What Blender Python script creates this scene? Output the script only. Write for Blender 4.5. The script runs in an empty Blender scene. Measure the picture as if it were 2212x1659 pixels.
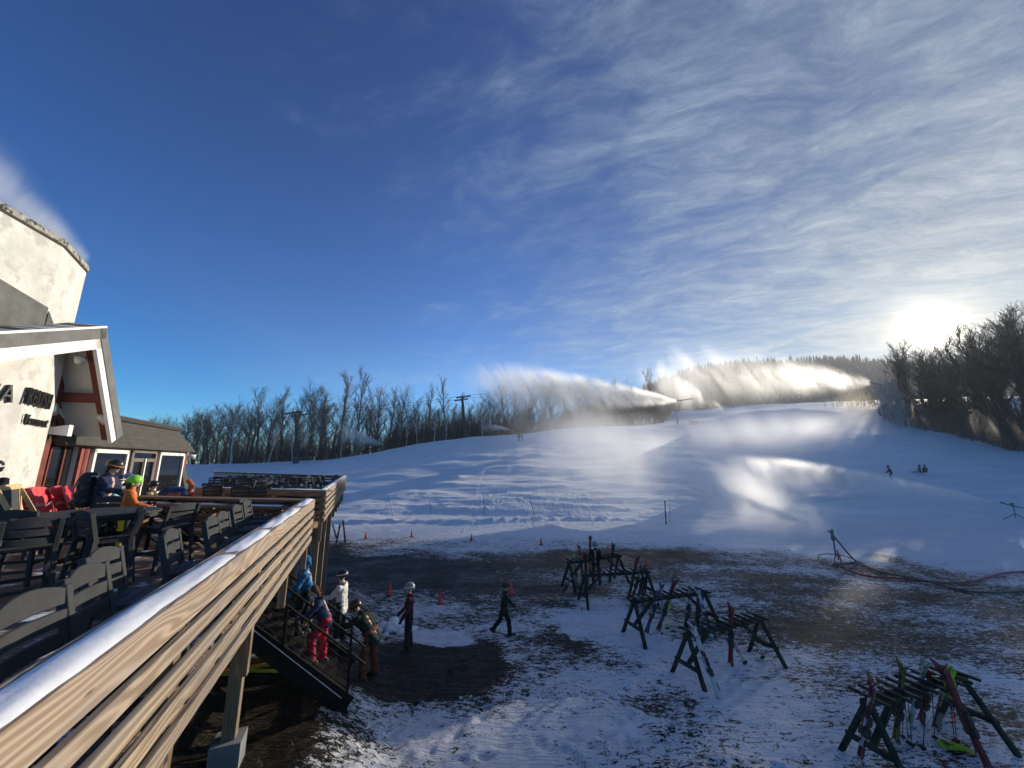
# Ski slope beside a lodge deck, low winter sun: everything is built here in mesh code.
import bpy, bmesh, math, random
from mathutils import Vector, Matrix, noise
R = math.radians
V = Vector
scene = bpy.context.scene
COL = scene.collection
random.seed(7)

# ---------------------------------------------------------------- survey helpers (pixels of a 2212 px wide print of the photo)
CAMZ = 5.2
FOC, CU, CV, PITCH = 831.0, 1106.0, 829.5, R(11.6)
CP, SP = math.cos(PITCH), math.sin(PITCH)
CAM = V((0, 0, CAMZ))
def ray(u, v):
    r, a = (u - CU) / FOC, (CV - v) / FOC
    return V((r, CP - a * SP, SP + a * CP))
def pz(u, v, z):
    d = ray(u, v); return CAM + d * ((z - CAMZ) / d.z)
def py(u, v, y):
    d = ray(u, v); return CAM + d * (y / d.y)
DZ, RT_, OUT = 3.65, 4.52, -.82          # deck floor, rail top, offset of the rail's outer face from the sight-line origin
AZ = R(20.7)                                  # the deck edge runs this far left of north
D = V((-math.sin(AZ), math.cos(AZ), 0)); P = V((math.cos(AZ), math.sin(AZ), 0))
def dp(d, p, z=0): return D * d + P * p + V((0, 0, z))
def pp(u, v, p):                              # where a sight line meets the vertical plane at offset p from the deck edge line
    d = ray(u, v); return CAM + d * (p / d.dot(P))
def lerp(a, b, t): return a + (b - a) * t
def interp(tab, x):
    if x <= tab[0][0]: return tab[0][1]
    for (x0, y0), (x1, y1) in zip(tab, tab[1:]):
        if x <= x1: return y0 + (y1 - y0) * (x - x0) / (x1 - x0)
    return tab[-1][1]
def sstep(a, b, x):
    t = min(1, max(0, (x - a) / (b - a))); return t * t * (3 - 2 * t)

# ---------------------------------------------------------------- object helpers
class G:
    """collects shapes and links them as one mesh object"""
    def __init__(s): s.bm = bmesh.new()
    def face(s, pts):
        vs = [s.bm.verts.new(p) for p in pts]; return s.bm.faces.new(vs)
    def box(s, c, size, rz=0, M=None):
        m = Matrix.Translation(V(c)) @ (M.to_4x4() if M is not None else Matrix.Rotation(rz, 4, 'Z')) @ Matrix.Diagonal((*size, 1))
        bmesh.ops.create_cube(s.bm, size=1, matrix=m); return s
    def bar(s, p, q, w, h, up=(0, 0, 1), ext=0):
        p, q = V(p), V(q); y = (q - p).normalized(); up = V(up)
        x = y.cross(up)
        if x.length < 1e-4: x = y.cross(V((1, 0, 0)))
        x.normalize(); z = x.cross(y)
        M = Matrix((x, y, z)).transposed()
        return s.box((p + q) / 2, (w, (q - p).length + 2 * ext, h), M=M)
    def tube(s, pts, r, n=6, caps=True):
        pts = [V(p) for p in pts]; k = len(pts)
        rr = r if isinstance(r, (list, tuple)) else [r] * k
        t = (pts[1] - pts[0]).normalized()
        a = t.orthogonal().normalized(); rings = []
        for i in range(k):
            d = (pts[min(i + 1, k - 1)] - pts[max(i - 1, 0)])
            if d.length < 1e-9: d = t
            t = d.normalized(); a = (a - t * a.dot(t))
            a = a.normalized() if a.length > 1e-6 else t.orthogonal().normalized()
            b = t.cross(a)
            rings.append([s.bm.verts.new(pts[i] + (a * math.cos(j * 2 * math.pi / n) + b * math.sin(j * 2 * math.pi / n)) * rr[i]) for j in range(n)])
        for A, B in zip(rings, rings[1:]):
            for j in range(n): s.bm.faces.new((A[j], A[(j + 1) % n], B[(j + 1) % n], B[j]))
        if caps and n > 2:
            s.bm.faces.new(rings[0][::-1]); s.bm.faces.new(rings[-1])
        return s
    def capsule(s, p, q, r1, r2, n=10):
        p, q = V(p), V(q); d = q - p; L = d.length
        t = d.normalized() if L > 1e-6 else V((0, 0, 1))
        pts, rs = [], []
        for a in (-80, -50, -20): pts.append(p + t * (r1 * math.sin(R(a)))); rs.append(r1 * math.cos(R(a)))
        for a in (20, 50, 80): pts.append(q + t * (r2 * math.sin(R(a)))); rs.append(r2 * math.cos(R(a)))
        return s.tube(pts, rs, n)
    def ball(s, c, r, sc=(1, 1, 1), M=None, sub=2):
        m = Matrix.Translation(V(c)) @ (M.to_4x4() if M is not None else Matrix()) @ Matrix.Diagonal((*sc, 1))
        bmesh.ops.create_icosphere(s.bm, subdivisions=sub, radius=r, matrix=m); return s
    def prism(s, poly, z0, z1):
        a = [s.bm.verts.new((x, y, z0)) for x, y in poly]; b = [s.bm.verts.new((x, y, z1)) for x, y in poly]; n = len(poly)
        s.bm.faces.new(a[::-1]); s.bm.faces.new(b)
        for i in range(n): s.bm.faces.new((a[i], a[(i + 1) % n], b[(i + 1) % n], b[i]))
        return s
    def ext(s, poly, vec):
        vec = V(vec); a = [s.bm.verts.new(p) for p in poly]; b = [s.bm.verts.new(V(p) + vec) for p in poly]; n = len(poly)
        s.bm.faces.new(a[::-1]); s.bm.faces.new(b)
        for i in range(n): s.bm.faces.new((a[i], a[(i + 1) % n], b[(i + 1) % n], b[i]))
        return s
    def lathe(s, prof, n=16, c=(0, 0, 0)):
        c = V(c); rings = []
        for r, z in prof:
            rings.append([s.bm.verts.new(c + V((r * math.cos(j * 2 * math.pi / n), r * math.sin(j * 2 * math.pi / n), z))) for j in range(n)])
        for A, B in zip(rings, rings[1:]):
            for j in range(n): s.bm.faces.new((A[j], A[(j + 1) % n], B[(j + 1) % n], B[j]))
        s.bm.faces.new(rings[0][::-1]); s.bm.faces.new(rings[-1]); return s
    def xf(s, M):
        bmesh.ops.transform(s.bm, matrix=M, verts=s.bm.verts); return s
    def build(s, name, mat, parent=None, smooth=False, bevel=0, loc=None, rz=None):
        bmesh.ops.recalc_face_normals(s.bm, faces=s.bm.faces)
        me = bpy.data.meshes.new(name); s.bm.to_mesh(me); s.bm.free()
        for m in (mat if isinstance(mat, (list, tuple)) else [mat]): me.materials.append(m)
        if smooth:
            for p in me.polygons: p.use_smooth = True
        o = bpy.data.objects.new(name, me); COL.objects.link(o)
        if parent: o.parent = parent
        if loc is not None: o.location = loc
        if rz is not None: o.rotation_euler = (0, 0, rz)
        if bevel:
            b = o.modifiers.new('edge', 'BEVEL'); b.width = bevel; b.segments = 1; b.limit_method = 'ANGLE'
        return o
def tag(o, label=None, cat=None, group=None, kind=None):
    for k, v in (('label', label), ('category', cat), ('group', group), ('kind', kind)):
        if v: o[k] = v
    return o
def thing(name, label, cat, loc=(0, 0, 0), rz=0, group=None):
    o = bpy.data.objects.new(name, None); COL.objects.link(o); o.empty_display_size = .2
    o.location = loc; o.rotation_euler = (0, 0, rz)
    return tag(o, label, cat, group)
KIDS = {}
def dup(root, loc=None, rot=None, label=None, sc=None, parent=None, swap=None):
    """copy of a thing with copies of its parts and sub-parts (mesh data shared)"""
    r = root.copy(); COL.objects.link(r)
    if parent: r.parent = parent
    if loc is not None: r.location = loc
    if rot is not None: r.rotation_euler = rot if isinstance(rot, (tuple, list)) else (0, 0, rot)
    if sc is not None: r.scale = (sc, sc, sc) if not isinstance(sc, (tuple, list)) else sc
    if label: r['label'] = label
    for ch in root.children: dup(ch, parent=r)
    return r

# ---------------------------------------------------------------- materials
MATS = {}
def nodes(name):
    m = bpy.data.materials.new(name); m.use_nodes = True
    nt = m.node_tree; return m, nt, nt.nodes['Principled BSDF']
class N:
    """tiny node-graph helper"""
    def __init__(s, nt): s.nt = nt
    def new(s, t, **kw):
        n = s.nt.nodes.new(t)
        for k, v in kw.items(): setattr(n, k, v)
        return n
    def link(s, a, b): s.nt.links.new(a, b)
    def put(s, sock, v):
        if hasattr(v, 'is_output'): s.nt.links.new(v, sock)
        else: sock.default_value = v
    def math(s, op, a, b=0.0, c=None, clamp=False):
        n = s.new('ShaderNodeMath', operation=op); n.use_clamp = clamp
        s.put(n.inputs[0], a); s.put(n.inputs[1], b)
        if c is not None: s.put(n.inputs[2], c)
        return n.outputs[0]
    def vmath(s, op, a, b=None, scale=None):
        n = s.new('ShaderNodeVectorMath', operation=op); s.put(n.inputs[0], a)
        if b is not None: s.put(n.inputs[1], b)
        if scale is not None: s.put(n.inputs['Scale'], scale)
        return n.outputs['Value'] if op in ('DOT_PRODUCT', 'LENGTH', 'DISTANCE') else n.outputs['Vector']
    def noise(s, vec, scale, detail=3, rough=.55, dist=0, col=False):
        n = s.new('ShaderNodeTexNoise'); s.put(n.inputs['Vector'], vec)
        n.inputs['Scale'].default_value = scale; n.inputs['Detail'].default_value = detail
        n.inputs['Roughness'].default_value = rough; n.inputs['Distortion'].default_value = dist
        return n.outputs['Color' if col else 'Fac']
    def ramp(s, fac, stops):
        n = s.new('ShaderNodeValToRGB'); s.put(n.inputs[0], fac); e = n.color_ramp.elements
        while len(e) < len(stops): e.new(.5)
        for x, (p, c) in zip(e, stops):
            x.position = p; x.color = (*c, 1) if not isinstance(c, float) else (c, c, c, 1)
        return n.outputs[0]
    def rng(s, v, a, b, c=0.0, d=1.0, smooth=False):
        n = s.new('ShaderNodeMapRange'); n.interpolation_type = 'SMOOTHSTEP' if smooth else 'LINEAR'
        for i, x in enumerate((v, a, b, c, d)): s.put(n.inputs[i], x)
        return n.outputs[0]
    def mix(s, f, a, b, mode='MIX'):
        n = s.new('ShaderNodeMix', data_type='RGBA', blend_type=mode)
        s.put(n.inputs[0], f); s.put(n.inputs[6], a if hasattr(a, 'is_output') else (*a, 1)); s.put(n.inputs[7], b if hasattr(b, 'is_output') else (*b, 1))
        return n.outputs[2]
    def mapping(s, vec, loc=(0, 0, 0), rot=(0, 0, 0), scale=(1, 1, 1)):
        n = s.new('ShaderNodeMapping'); s.put(n.inputs[0], vec)
        n.inputs[1].default_value = loc; n.inputs[2].default_value = rot; n.inputs[3].default_value = scale
        return n.outputs[0]
    def obj(s): return s.new('ShaderNodeTexCoord').outputs['Object']
    def bump(s, h, strength, dist=.02):
        n = s.new('ShaderNodeBump'); n.inputs['Strength'].default_value = strength; n.inputs['Distance'].default_value = dist
        s.put(n.inputs['Height'], h); return n.outputs[0]
def M(name, c, rough=.65, var=.25, scale=6, metal=0, bump=.15, c2=None, thr=None):
    """a plain coloured material with uneven tone and a slightly rough surface"""
    if name in MATS: return MATS[name]
    m, nt, b = nodes(name); n = N(nt); co = n.obj()
    f = n.noise(co, scale, 4, .6)
    lo, hi = tuple(x * (1 - var) for x in c), tuple(min(1, x * (1 + var)) for x in c)
    col = n.ramp(f, [(.3, lo), (.7, hi)])
    if c2:
        g = n.noise(co, scale * .7, 3, .7)
        col = n.mix(n.rng(g, thr or .5, (thr or .5) + .08), col, c2)
    nt.links.new(col, b.inputs['Base Color'])
    b.inputs['Roughness'].default_value = rough; b.inputs['Metallic'].default_value = metal; b.inputs['Specular IOR Level'].default_value = .12 if rough >= .6 and not metal else .35
    if bump: nt.links.new(n.bump(n.noise(co, scale * 5, 3), bump, .01), b.inputs['Normal'])
    MATS[name] = m; return m
def MW(name, light, dark, axis=1, freq=9, swirl=1.0, snow=0, rough=.75, grey=.0):
    """sawn lumber with grain running along one local axis"""
    if name in MATS: return MATS[name]
    m, nt, b = nodes(name); n = N(nt); co = n.obj()
    sc = [1, 1, 1]; sc[axis] = .15
    p = n.mapping(co, scale=sc)
    info = n.new('ShaderNodeObjectInfo').outputs['Random']
    p = n.vmath('ADD', p, n.vmath('SCALE', (3.1, 7.7, 5.3), scale=info))
    warp = n.math('MULTIPLY', n.math('SUBTRACT', n.noise(p, 2.8, 3, .5), .5), n.rng(n.noise(p, 1.1, 1), .38, .62, .25, 1.5))
    s = n.new('ShaderNodeSeparateXYZ'); nt.links.new(p, s.inputs[0])
    k = n.math('ADD', s.outputs[2], s.outputs[1 if axis == 0 else 0])
    g = n.math('SINE', n.math('ADD', n.math('MULTIPLY', k, freq * 20.0), n.math('MULTIPLY', warp, 150.0 * swirl)))
    g = n.math('MULTIPLY_ADD', g, .5, .5)
    fine = n.noise(n.mapping(co, scale=[(.6 if i == axis else 30) for i in range(3)]), 4, 2, .6)
    g = n.math('POWER', g, 1.6)
    f = n.math('ADD', n.math('MULTIPLY', g, .55), n.math('MULTIPLY', fine, .5))
    col = n.ramp(f, [(.2, dark), (.8, light)])
    if grey:
        w = n.noise(n.mapping(co, scale=[(.5 if i == axis else 3) for i in range(3)]), 3, 4, .6)
        col = n.mix(n.math('MULTIPLY', n.rng(w, .45, .7), grey), col, (.23, .215, .205))
    kn = n.new('ShaderNodeTexVoronoi'); nt.links.new(n.mapping(co, scale=[(.7 if i == axis else 3.0) for i in range(3)]), kn.inputs['Vector']); kn.inputs['Scale'].default_value = 2.7
    col = n.mix(n.rng(kn.outputs['Distance'], .05, .09, .85, 0), col, (.07, .04, .025))
    if snow:
        q = n.noise(co, 2.2, 5, .65); geo = n.new('ShaderNodeNewGeometry'); up = n.new('ShaderNodeSeparateXYZ'); nt.links.new(geo.outputs['Normal'], up.inputs[0])
        k = n.math('MULTIPLY', n.rng(q, 1 - snow - .02, 1 - snow + .06), n.rng(up.outputs[2], .6, .9))
        col = n.mix(k, col, (.84, .86, .9))
    nt.links.new(col, b.inputs['Base Color']); b.inputs['Roughness'].default_value = rough; b.inputs['Specular IOR Level'].default_value = .2
    nt.links.new(n.bump(f, .35, .004), b.inputs['Normal'])
    MATS[name] = m; return m

# ---------------------------------------------------------------- camera and light
cam = bpy.data.cameras.new('camera'); cam.sensor_fit = 'HORIZONTAL'; cam.sensor_width = 36; cam.lens = 36 * FOC / 2212
cam.clip_start = .05; cam.clip_end = 3000
co = bpy.data.objects.new('camera', cam); COL.objects.link(co); co.location = CAM; co.rotation_euler = (R(90) + PITCH, 0, 0)
scene.camera = co
SUN_AZ, SUN_EL = R(48.7), R(13.4)
SUN = V((math.sin(SUN_AZ) * math.cos(SUN_EL), math.cos(SUN_AZ) * math.cos(SUN_EL), math.sin(SUN_EL)))
ld = bpy.data.lights.new('sun', 'SUN'); ld.energy = 5.0; ld.angle = R(.55); ld.color = (1, .90, .74)
lo = bpy.data.objects.new('sun', ld); COL.objects.link(lo); lo.rotation_euler = SUN.to_track_quat('Z', 'Y').to_euler(); lo.location = (60, 60, 40)

def build_world():
    w = bpy.data.worlds.new('World'); scene.world = w; w.use_nodes = True
    nt = w.node_tree; n = N(nt); bg = nt.nodes['Background']
    sky = n.new('ShaderNodeTexSky'); sky.sky_type = 'NISHITA'; sky.sun_disc = False
    sky.sun_elevation = SUN_EL; sky.sun_rotation = SUN_AZ; sky.altitude = 500; sky.air_density = .85; sky.dust_density = .35; sky.ozone_density = 3.2
    hs = n.new('ShaderNodeHueSaturation'); hs.inputs['Saturation'].default_value = 1.28; hs.inputs['Value'].default_value = 1.0
    nt.links.new(sky.outputs[0], hs.inputs['Color'])
    d = n.new('ShaderNodeTexCoord').outputs['Generated']; d = n.vmath('NORMALIZE', d)
    sx = n.new('ShaderNodeSeparateXYZ'); nt.links.new(d, sx.inputs[0]); X, Y, Z = sx.outputs
    cosun = n.vmath('DOT_PRODUCT', d, tuple(SUN))
    ang = n.math('ARCCOSINE', n.math('MINIMUM', cosun, 1.0))
    # thin high cloud on a plane far above, thickest on the sun's side
    iz = n.math('DIVIDE', 1.0, n.math('ADD', n.math('MAXIMUM', Z, 0.0), .10))
    cb = n.new('ShaderNodeCombineXYZ'); n.put(cb.inputs[0], n.math('MULTIPLY', X, iz)); n.put(cb.inputs[1], n.math('MULTIPLY', Y, iz))
    pl = cb.outputs[0]
    sa, sb = n.vmath('DOT_PRODUCT', pl, (.95, -.31, 0)), n.vmath('DOT_PRODUCT', pl, (.31, .95, 0))
    def streak(a, b):
        c = n.new('ShaderNodeCombineXYZ'); n.put(c.inputs[0], n.math('MULTIPLY', sa, a)); n.put(c.inputs[1], n.math('MULTIPLY', sb, b)); return c.outputs[0]
    wp = n.noise(pl, 1.6, 3, .6, col=True)
    big = n.noise(n.vmath('ADD', streak(.34, .95), n.vmath('SCALE', wp, scale=.5)), 1.25, 4, .6)
    fine = n.noise(n.vmath('ADD', streak(.75, 1.7), n.vmath('SCALE', wp, scale=.45)), 4.6, 6, .72)
    tex = n.math('ADD', n.math('MULTIPLY', big, .60), n.math('MULTIPLY', fine, .55))
    side = n.math('ADD', n.math('MULTIPLY', X, .62), n.math('MULTIPLY', Z, -.42))            # more cloud low and towards the sun, none up in the north-west
    near = n.rng(ang, .05, 1.6, 1.0, 0.0)
    thick = n.math('ADD', n.math('MULTIPLY', near, .30), n.math('MULTIPLY', side, .26))
    lowf = n.math('MULTIPLY', n.rng(Z, .02, .30, 1, 0), n.rng(X, -.75, .2, .05, .16))
    cov = n.math('ADD', n.math('ADD', tex, thick), n.math('MULTIPLY', lowf, .30))
    cl = n.rng(cov, .56, 1.16, 0, 1, smooth=True)
    wisp = n.math('POWER', n.math('MAXIMUM', cosun, 0.0), 3.0)
    ccol = n.mix(n.rng(ang, .06, .62, 1, 0), (2.55, 3.3, 3.85), (4.1, 4.1, 4.0))
    base = n.mix(1.0, hs.outputs[0], n.ramp(n.math('MAXIMUM', Z, 0.0), [(0, (.40, .53, .58)), (.10, (.30, .49, .56)), (.32, (.13, .36, .49)), (.8, (.02, .23, .36))]), 'MULTIPLY')
    base = n.vmath('SCALE', base, scale=2.5)
    base = n.vmath('SCALE', base, scale=n.rng(ang, .0, .95, .30, 1.0))
    ccol = n.vmath('SCALE', ccol, scale=n.rng(fine, .32, .68, .66, 1.25))
    out = n.mix(n.math('MULTIPLY', cl, .80), base, ccol)
    # brightness of the veiled sun itself
    g1 = n.math('MULTIPLY', n.math('EXPONENT', n.math('MULTIPLY', ang, -26.0)), .75)
    g2 = n.math('MULTIPLY', n.math('EXPONENT', n.math('MULTIPLY', ang, -13.0)), .20)
    g3 = n.math('MULTIPLY', n.math('EXPONENT', n.math('MULTIPLY', n.math('POWER', ang, 2.0), -1500.0)), 2.6)
    glow = n.math('ADD', n.math('ADD', g1, g2), g3)
    out = n.vmath('ADD', out, n.vmath('SCALE', (1.0, .84, .58), scale=n.math('MULTIPLY', glow, 10.0)))
    nt.links.new(out, bg.inputs['Color']); bg.inputs['Strength'].default_value = .1
build_world()
vs = scene.view_settings; vs.view_transform = 'Standard'; vs.look = 'None'; vs.exposure = .45; vs.gamma = 1; vs.use_curve_mapping = False
cy = scene.cycles
cy.use_denoising = True; cy.max_bounces = 5; cy.diffuse_bounces = 2; cy.glossy_bounces = 2; cy.transmission_bounces = 3; cy.volume_bounces = 2; cy.transparent_max_bounces = 8
cy.use_adaptive_sampling = True; cy.adaptive_threshold = .02; cy.caustics_reflective = False; cy.caustics_refractive = False
cy.volume_max_steps = 48; cy.volume_step_rate = 1.6; cy.sample_clamp_indirect = 4

# ---------------------------------------------------------------- terrain
CREST = [(-120, 4.2), (-80, 5.0), (-60, 5.2), (-44, 6), (-10, 11.5), (4, 12.4), (17, 13.8), (38, 14.6), (52, 16), (61, 17.8), (90, 19.5), (140, 22)]
def fbm(x, y, s, o=3): return noise.fractal(V((x * s, y * s, 3.3)), 1.0, 2.0, o)
def H(x, y):
    t = (y - 34) / 61
    f = (max(0, t) ** 2 / .2 if t < .1 else t - .05) / .95 if t < 1 else 1.0
    f = min(1.0, f)
    z = interp(CREST, x) * f
    if y > 95:
        z += (min(y, 260) - 95) * interp([(-40, -.01), (10, .0), (60, .11), (120, .13)], x)
    z += fbm(x, y, .045) * .55 * sstep(30, 50, y) + fbm(x * .5, y * 1.6, .22) * .30 * sstep(30, 42, y)
    # trodden mound by the deck stair and the bank under the deck
    q = V((x, y, 0)); d_, p_ = q.dot(D), q.dot(P)
    z += .5 * sstep(1.1, -.5, p_) * sstep(-2, 3, d_) * sstep(24, 13, d_)
    z += .9 * sstep(-1.5, -5.5, p_) * sstep(30, 15, d_)
    # snow berm pushed up at the foot of the slope
    z += .38 * math.exp(-((y - 36.2 - .05 * x - .9 * noise.noise(V((x * .12, 0, 0)))) / .55) ** 2) * sstep(-26, -20, x) * sstep(16, 6, x) * (.7 + .5 * noise.noise(V((x * 1.4, y * 1.4, 0))))
    return z
def G0(u, v):
    """ground point seen at a pixel"""
    d = ray(u, v); t = 3.0
    while t < 400:
        q = CAM + d * t
        if q.z <= H(q.x, q.y):
            lo_, hi_ = t - .4, t
            for _ in range(14):
                m = (lo_ + hi_) / 2; q = CAM + d * m
                if q.z <= H(q.x, q.y): hi_ = m
                else: lo_ = m
            return CAM + d * hi_
        t += .4
    return CAM + d * 120
def on(x, y, dz=0): return V((x, y, H(x, y) + dz))
# ---------------------------------------------------------------- people
SKIN = M('skin', (.55, .33, .23), .55, .08, 9, bump=.05)
def cloth(name, c, c2=None, thr=.6): return M(name, c, .8, .18, 9, bump=.5, c2=c2, thr=thr)
def remesh(g, name, mat, parent, vox, fold=0, seed=0):
    o = g.build(name, mat, parent)
    m = o.modifiers.new('r', 'REMESH'); m.mode = 'VOXEL'; m.voxel_size = vox
    s = o.modifiers.new('s', 'SMOOTH'); s.iterations = 3; s.factor = .5
    dg = bpy.context.evaluated_depsgraph_get(); me = bpy.data.meshes.new_from_object(o.evaluated_get(dg)); o.modifiers.clear(); o.data = me; me.name = name
    if fold:
        for v in me.vertices:
            n = v.normal; v.co += n * fold * noise.noise(V((v.co.x * 9 + seed, v.co.y * 9, v.co.z * 17)))
    for p in me.polygons: p.use_smooth = True
    return o
def person(label, q, face, ht, jacket, pants, lean=0, head=0, hyaw=0, L=(5, 10, 15), Rr=(5, 10, 15), ll=(0, 4, 0), lr=(0, 4, 0), helmet=None, strap=None, hair=None, glove=None, boot=None, jlen=.0, hood=False, goggle=None, group=None, vox=.02, collar=None, yaw_up=0, face_vis=True, bulk=1.0):
    """face: degrees left of north; limbs (forward pitch, sideways, bend)"""
    s = ht / 1.75; t = thing('person', label, 'person', q, R(face), group)
    sp = V((0, math.sin(R(lean)), math.cos(R(lean)))); side = V((1, 0, 0)); hip = V((0, 0, .90))
    def dirv(pt, ab, sgn): return V((sgn * math.sin(R(ab)), math.sin(R(pt)) * math.cos(R(ab)), -math.cos(R(pt)) * math.cos(R(ab))))
    J = {}
    for sg, nm, a in ((-1, 'l', ll), (1, 'r', lr)):
        h = hip + side * .095 * sg; k = h + dirv(a[0], a[1], sg) * .43; an = k + dirv(a[0] - a[2], a[1] * .6, sg) * .42; J['h' + nm], J['k' + nm], J['a' + nm] = h, k, an
    low = min(J['al'].z, J['ar'].z) - .085
    for k in J: J[k] = J[k] - V((0, 0, low))
    hip = hip - V((0, 0, low)); chest = hip + sp * .36; neck = hip + sp * .53; hd = V((0, math.sin(R(lean + head)), math.cos(R(lean + head)))); hc = neck + hd * .19 + V((0, math.sin(R(lean)) * .02, 0))
    for sg, nm, a in ((-1, 'l', L), (1, 'r', Rr)):
        sh = neck - sp * .07 + side * .185 * sg; e = sh + dirv(a[0], a[1], sg) * .28; w = e + dirv(a[0] + a[2], a[1] * .5, sg) * .25; J['s' + nm], J['e' + nm], J['w' + nm] = sh, e, w
    HM = Matrix.Translation(hc) @ Matrix.Rotation(R(hyaw), 4, 'Z') @ Matrix.Rotation(-R(lean * .35 + head), 4, 'X')
    sc = Matrix.Scale(s, 4)
    b = G()                                                   # one continuous body
    b.ball(hc + HM.to_3x3() @ V((0, 0, .015)), .1, (.80, .98, 1.12), M=HM.to_3x3()); b.ball(HM @ V((0, .055, -.055)), .06, (.9, .8, .85)); b.capsule(HM @ V((0, .095, .0)), HM @ V((0, .112, -.028)), .013, .017)
    for sg in (-1, 1): b.ball(HM @ V((sg * .082, 0, -.01)), .026, (.5, .8, 1.2))
    b.capsule(neck - sp * .06, hc - hd * .05, .055, .052); b.capsule(hip, chest, .13, .135); b.capsule(chest, neck - sp * .1, .135, .11)
    for nm, sg in (('l', -1), ('r', 1)):
        b.capsule(neck - sp * .08, J['s' + nm], .07, .06); b.capsule(J['s' + nm], J['e' + nm], .055, .043); b.capsule(J['e' + nm], J['w' + nm], .043, .03)
        b.capsule(J['h' + nm], J['k' + nm], .085, .06); b.capsule(J['k' + nm], J['a' + nm], .058, .042)
    remesh(b.xf(sc), 'body', SKIN, t, vox * .9)
    j = G(); B = bulk                                         # jacket
    for sg in (-1, 1):
        j.capsule(hip + side * .06 * sg - sp * (.03 + jlen), chest + side * .065 * sg, .135 * B, .135 * B); j.capsule(chest + side * .065 * sg, neck - sp * .11 + side * .08 * sg, .14 * B, .10 * B)
    j.capsule(neck - sp * .08, neck + sp * .02, .085, .075)
    for nm in 'lr': j.capsule(J['s' + nm], J['e' + nm], .082 * B, .070 * B); j.capsule(J['e' + nm], lerp(J['e' + nm], J['w' + nm], .92), .070 * B, .052 * B); j.capsule(neck - sp * .1, J['s' + nm], .09, .08)
    if hood: j.ball(HM @ V((0, -.03, .0)), .15, (.86, 1, 1.1)); 
    elif collar is None: j.ball(neck + V((0, -.075, .0)) - sp * .01, .085, (1.2, .7, .7))
    jo = remesh(j.xf(sc), 'jacket', jacket, t, vox, .024, len(label) * 1.7)
    if collar: c = G(); c.ball(neck + sp * .0, .10, (1.25, 1.15, .6)); remesh(c.xf(sc), 'fur_collar', collar, jo, vox, .03)
    p = G()
    for nm in 'lr': p.capsule(J['h' + nm] + V((0, 0, .03)), J['k' + nm], .108, .092); p.capsule(J['k' + nm], lerp(J['k' + nm], J['a' + nm], .93), .090, .088)
    p.capsule(J['hl'] + V((0, 0, .06)), J['hr'] + V((0, 0, .06)), .11, .11); remesh(p.xf(sc), 'trousers', pants, t, vox, .022, 7)
    bm_ = boot or M('ski_boot', (.025, .026, .03), .35, .2, 9, c2=(.16, .16, .17), thr=.66)
    for nm, a in (('l', ll), ('r', lr)):
        an = J['a' + nm]; k = (J['k' + nm] - an).normalized(); f = k.cross(V((1, 0, 0))); f = f if f.y > 0 else -f; f.normalize(); f = -f if f.y < 0 else f
        o = G(); o.capsule(an - f * .07 - k * .035, an + f * .16 - k * .045, .05, .045, 10); o.capsule(an - k * .02, an + k * .16, .062, .068, 10); o.bar(an - f * .12 - k * .075, an + f * .21 - k * .075, .09, .03, k); o.xf(sc).build('boot', bm_, t, smooth=True)
    gm = glove or M('glove_black', (.02, .02, .022), .7, .2, 9)
    for nm, sg in (('l', -1), ('r', 1)):
        w = J['w' + nm]; d = (w - J['e' + nm]).normalized(); x = (V((0, 1, 0)) - d * d.y).normalized() if abs(d.y) < .95 else V((0, 0, 1)); y = d.cross(x); g = G()
        g.capsule(w - d * .02, w + d * .065, .036, .040, 10)
        for k, ln in enumerate((.062, .074, .070, .055)):
            p0 = w + d * .085 + x * (.030 - .020 * k); p1 = p0 + d * ln * .55 - y * sg * .006; p2 = p1 + d * ln * .4 - y * sg * .022; g.tube([p0, p1, p2], [.0125, .012, .010], 7)
        g.tube([w + d * .02 + x * .03, w + d * .055 + x * .062, w + d * .088 + x * .068], [.015, .014, .011], 7); g.xf(sc).build('glove' if gm is not SKIN else 'hand', gm, t, smooth=True)
    for sg in (-1, 1): G().ball(HM @ V((sg * .031, .088, .018)), .010, sub=1).xf(sc).build('eye', M('eye_dark', (.02, .015, .012), .3, .1, 9), t)
    if helmet:
        h = G().lathe([(.118, -.045), (.134, -.03), (.138, .02), (.131, .065), (.110, .108), (.073, .136), (.032, .149), (.004, .152)], 20); h.xf(Matrix.Diagonal((.93, 1.12, 1, 1)))
        for sg in (-1, 1): h.capsule((sg * .098, -.03, .0), (sg * .090, -.01, -.075), .034, .028)
        ho = h.xf(sc @ HM @ Matrix.Translation((0, -.008, .035))).build('helmet', helmet, t, smooth=True)
        if strap:
            g = G(); g.tube([V((.137 * .95 * math.sin(a), .148 * math.cos(a), .055 - .018 * math.cos(a))) for a in [k * 6.283 / 24 for k in range(25)]], .014, 6); g.xf(sc @ HM).build('goggle_strap', strap, ho, smooth=True)
        if goggle:
            g = G(); g.tube([V((.088 * math.sin(a), .100 * math.cos(a) + .008, .018)) for a in [R(-60 + 12 * k) for k in range(11)]], [.022] + [.033] * 9 + [.022], 8); g.xf(sc @ HM).build('goggles', goggle, ho, smooth=True)
    if hair:
        g = G(); g.ball(HM @ V((0, -.02, .035)), .108, (.86, 1.02, 1.02)); g.capsule(HM @ V((0, -.075, .0)), HM @ V((0, -.10, -.13)), .06, .045); remesh(g.xf(sc), 'hair', hair, t, vox, .015)
    return t
BLACKC, NAVY = cloth('cloth_black', (.018, .019, .022)), cloth('cloth_navy', (.022, .032, .07), (.05, .06, .10), .6)
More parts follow.
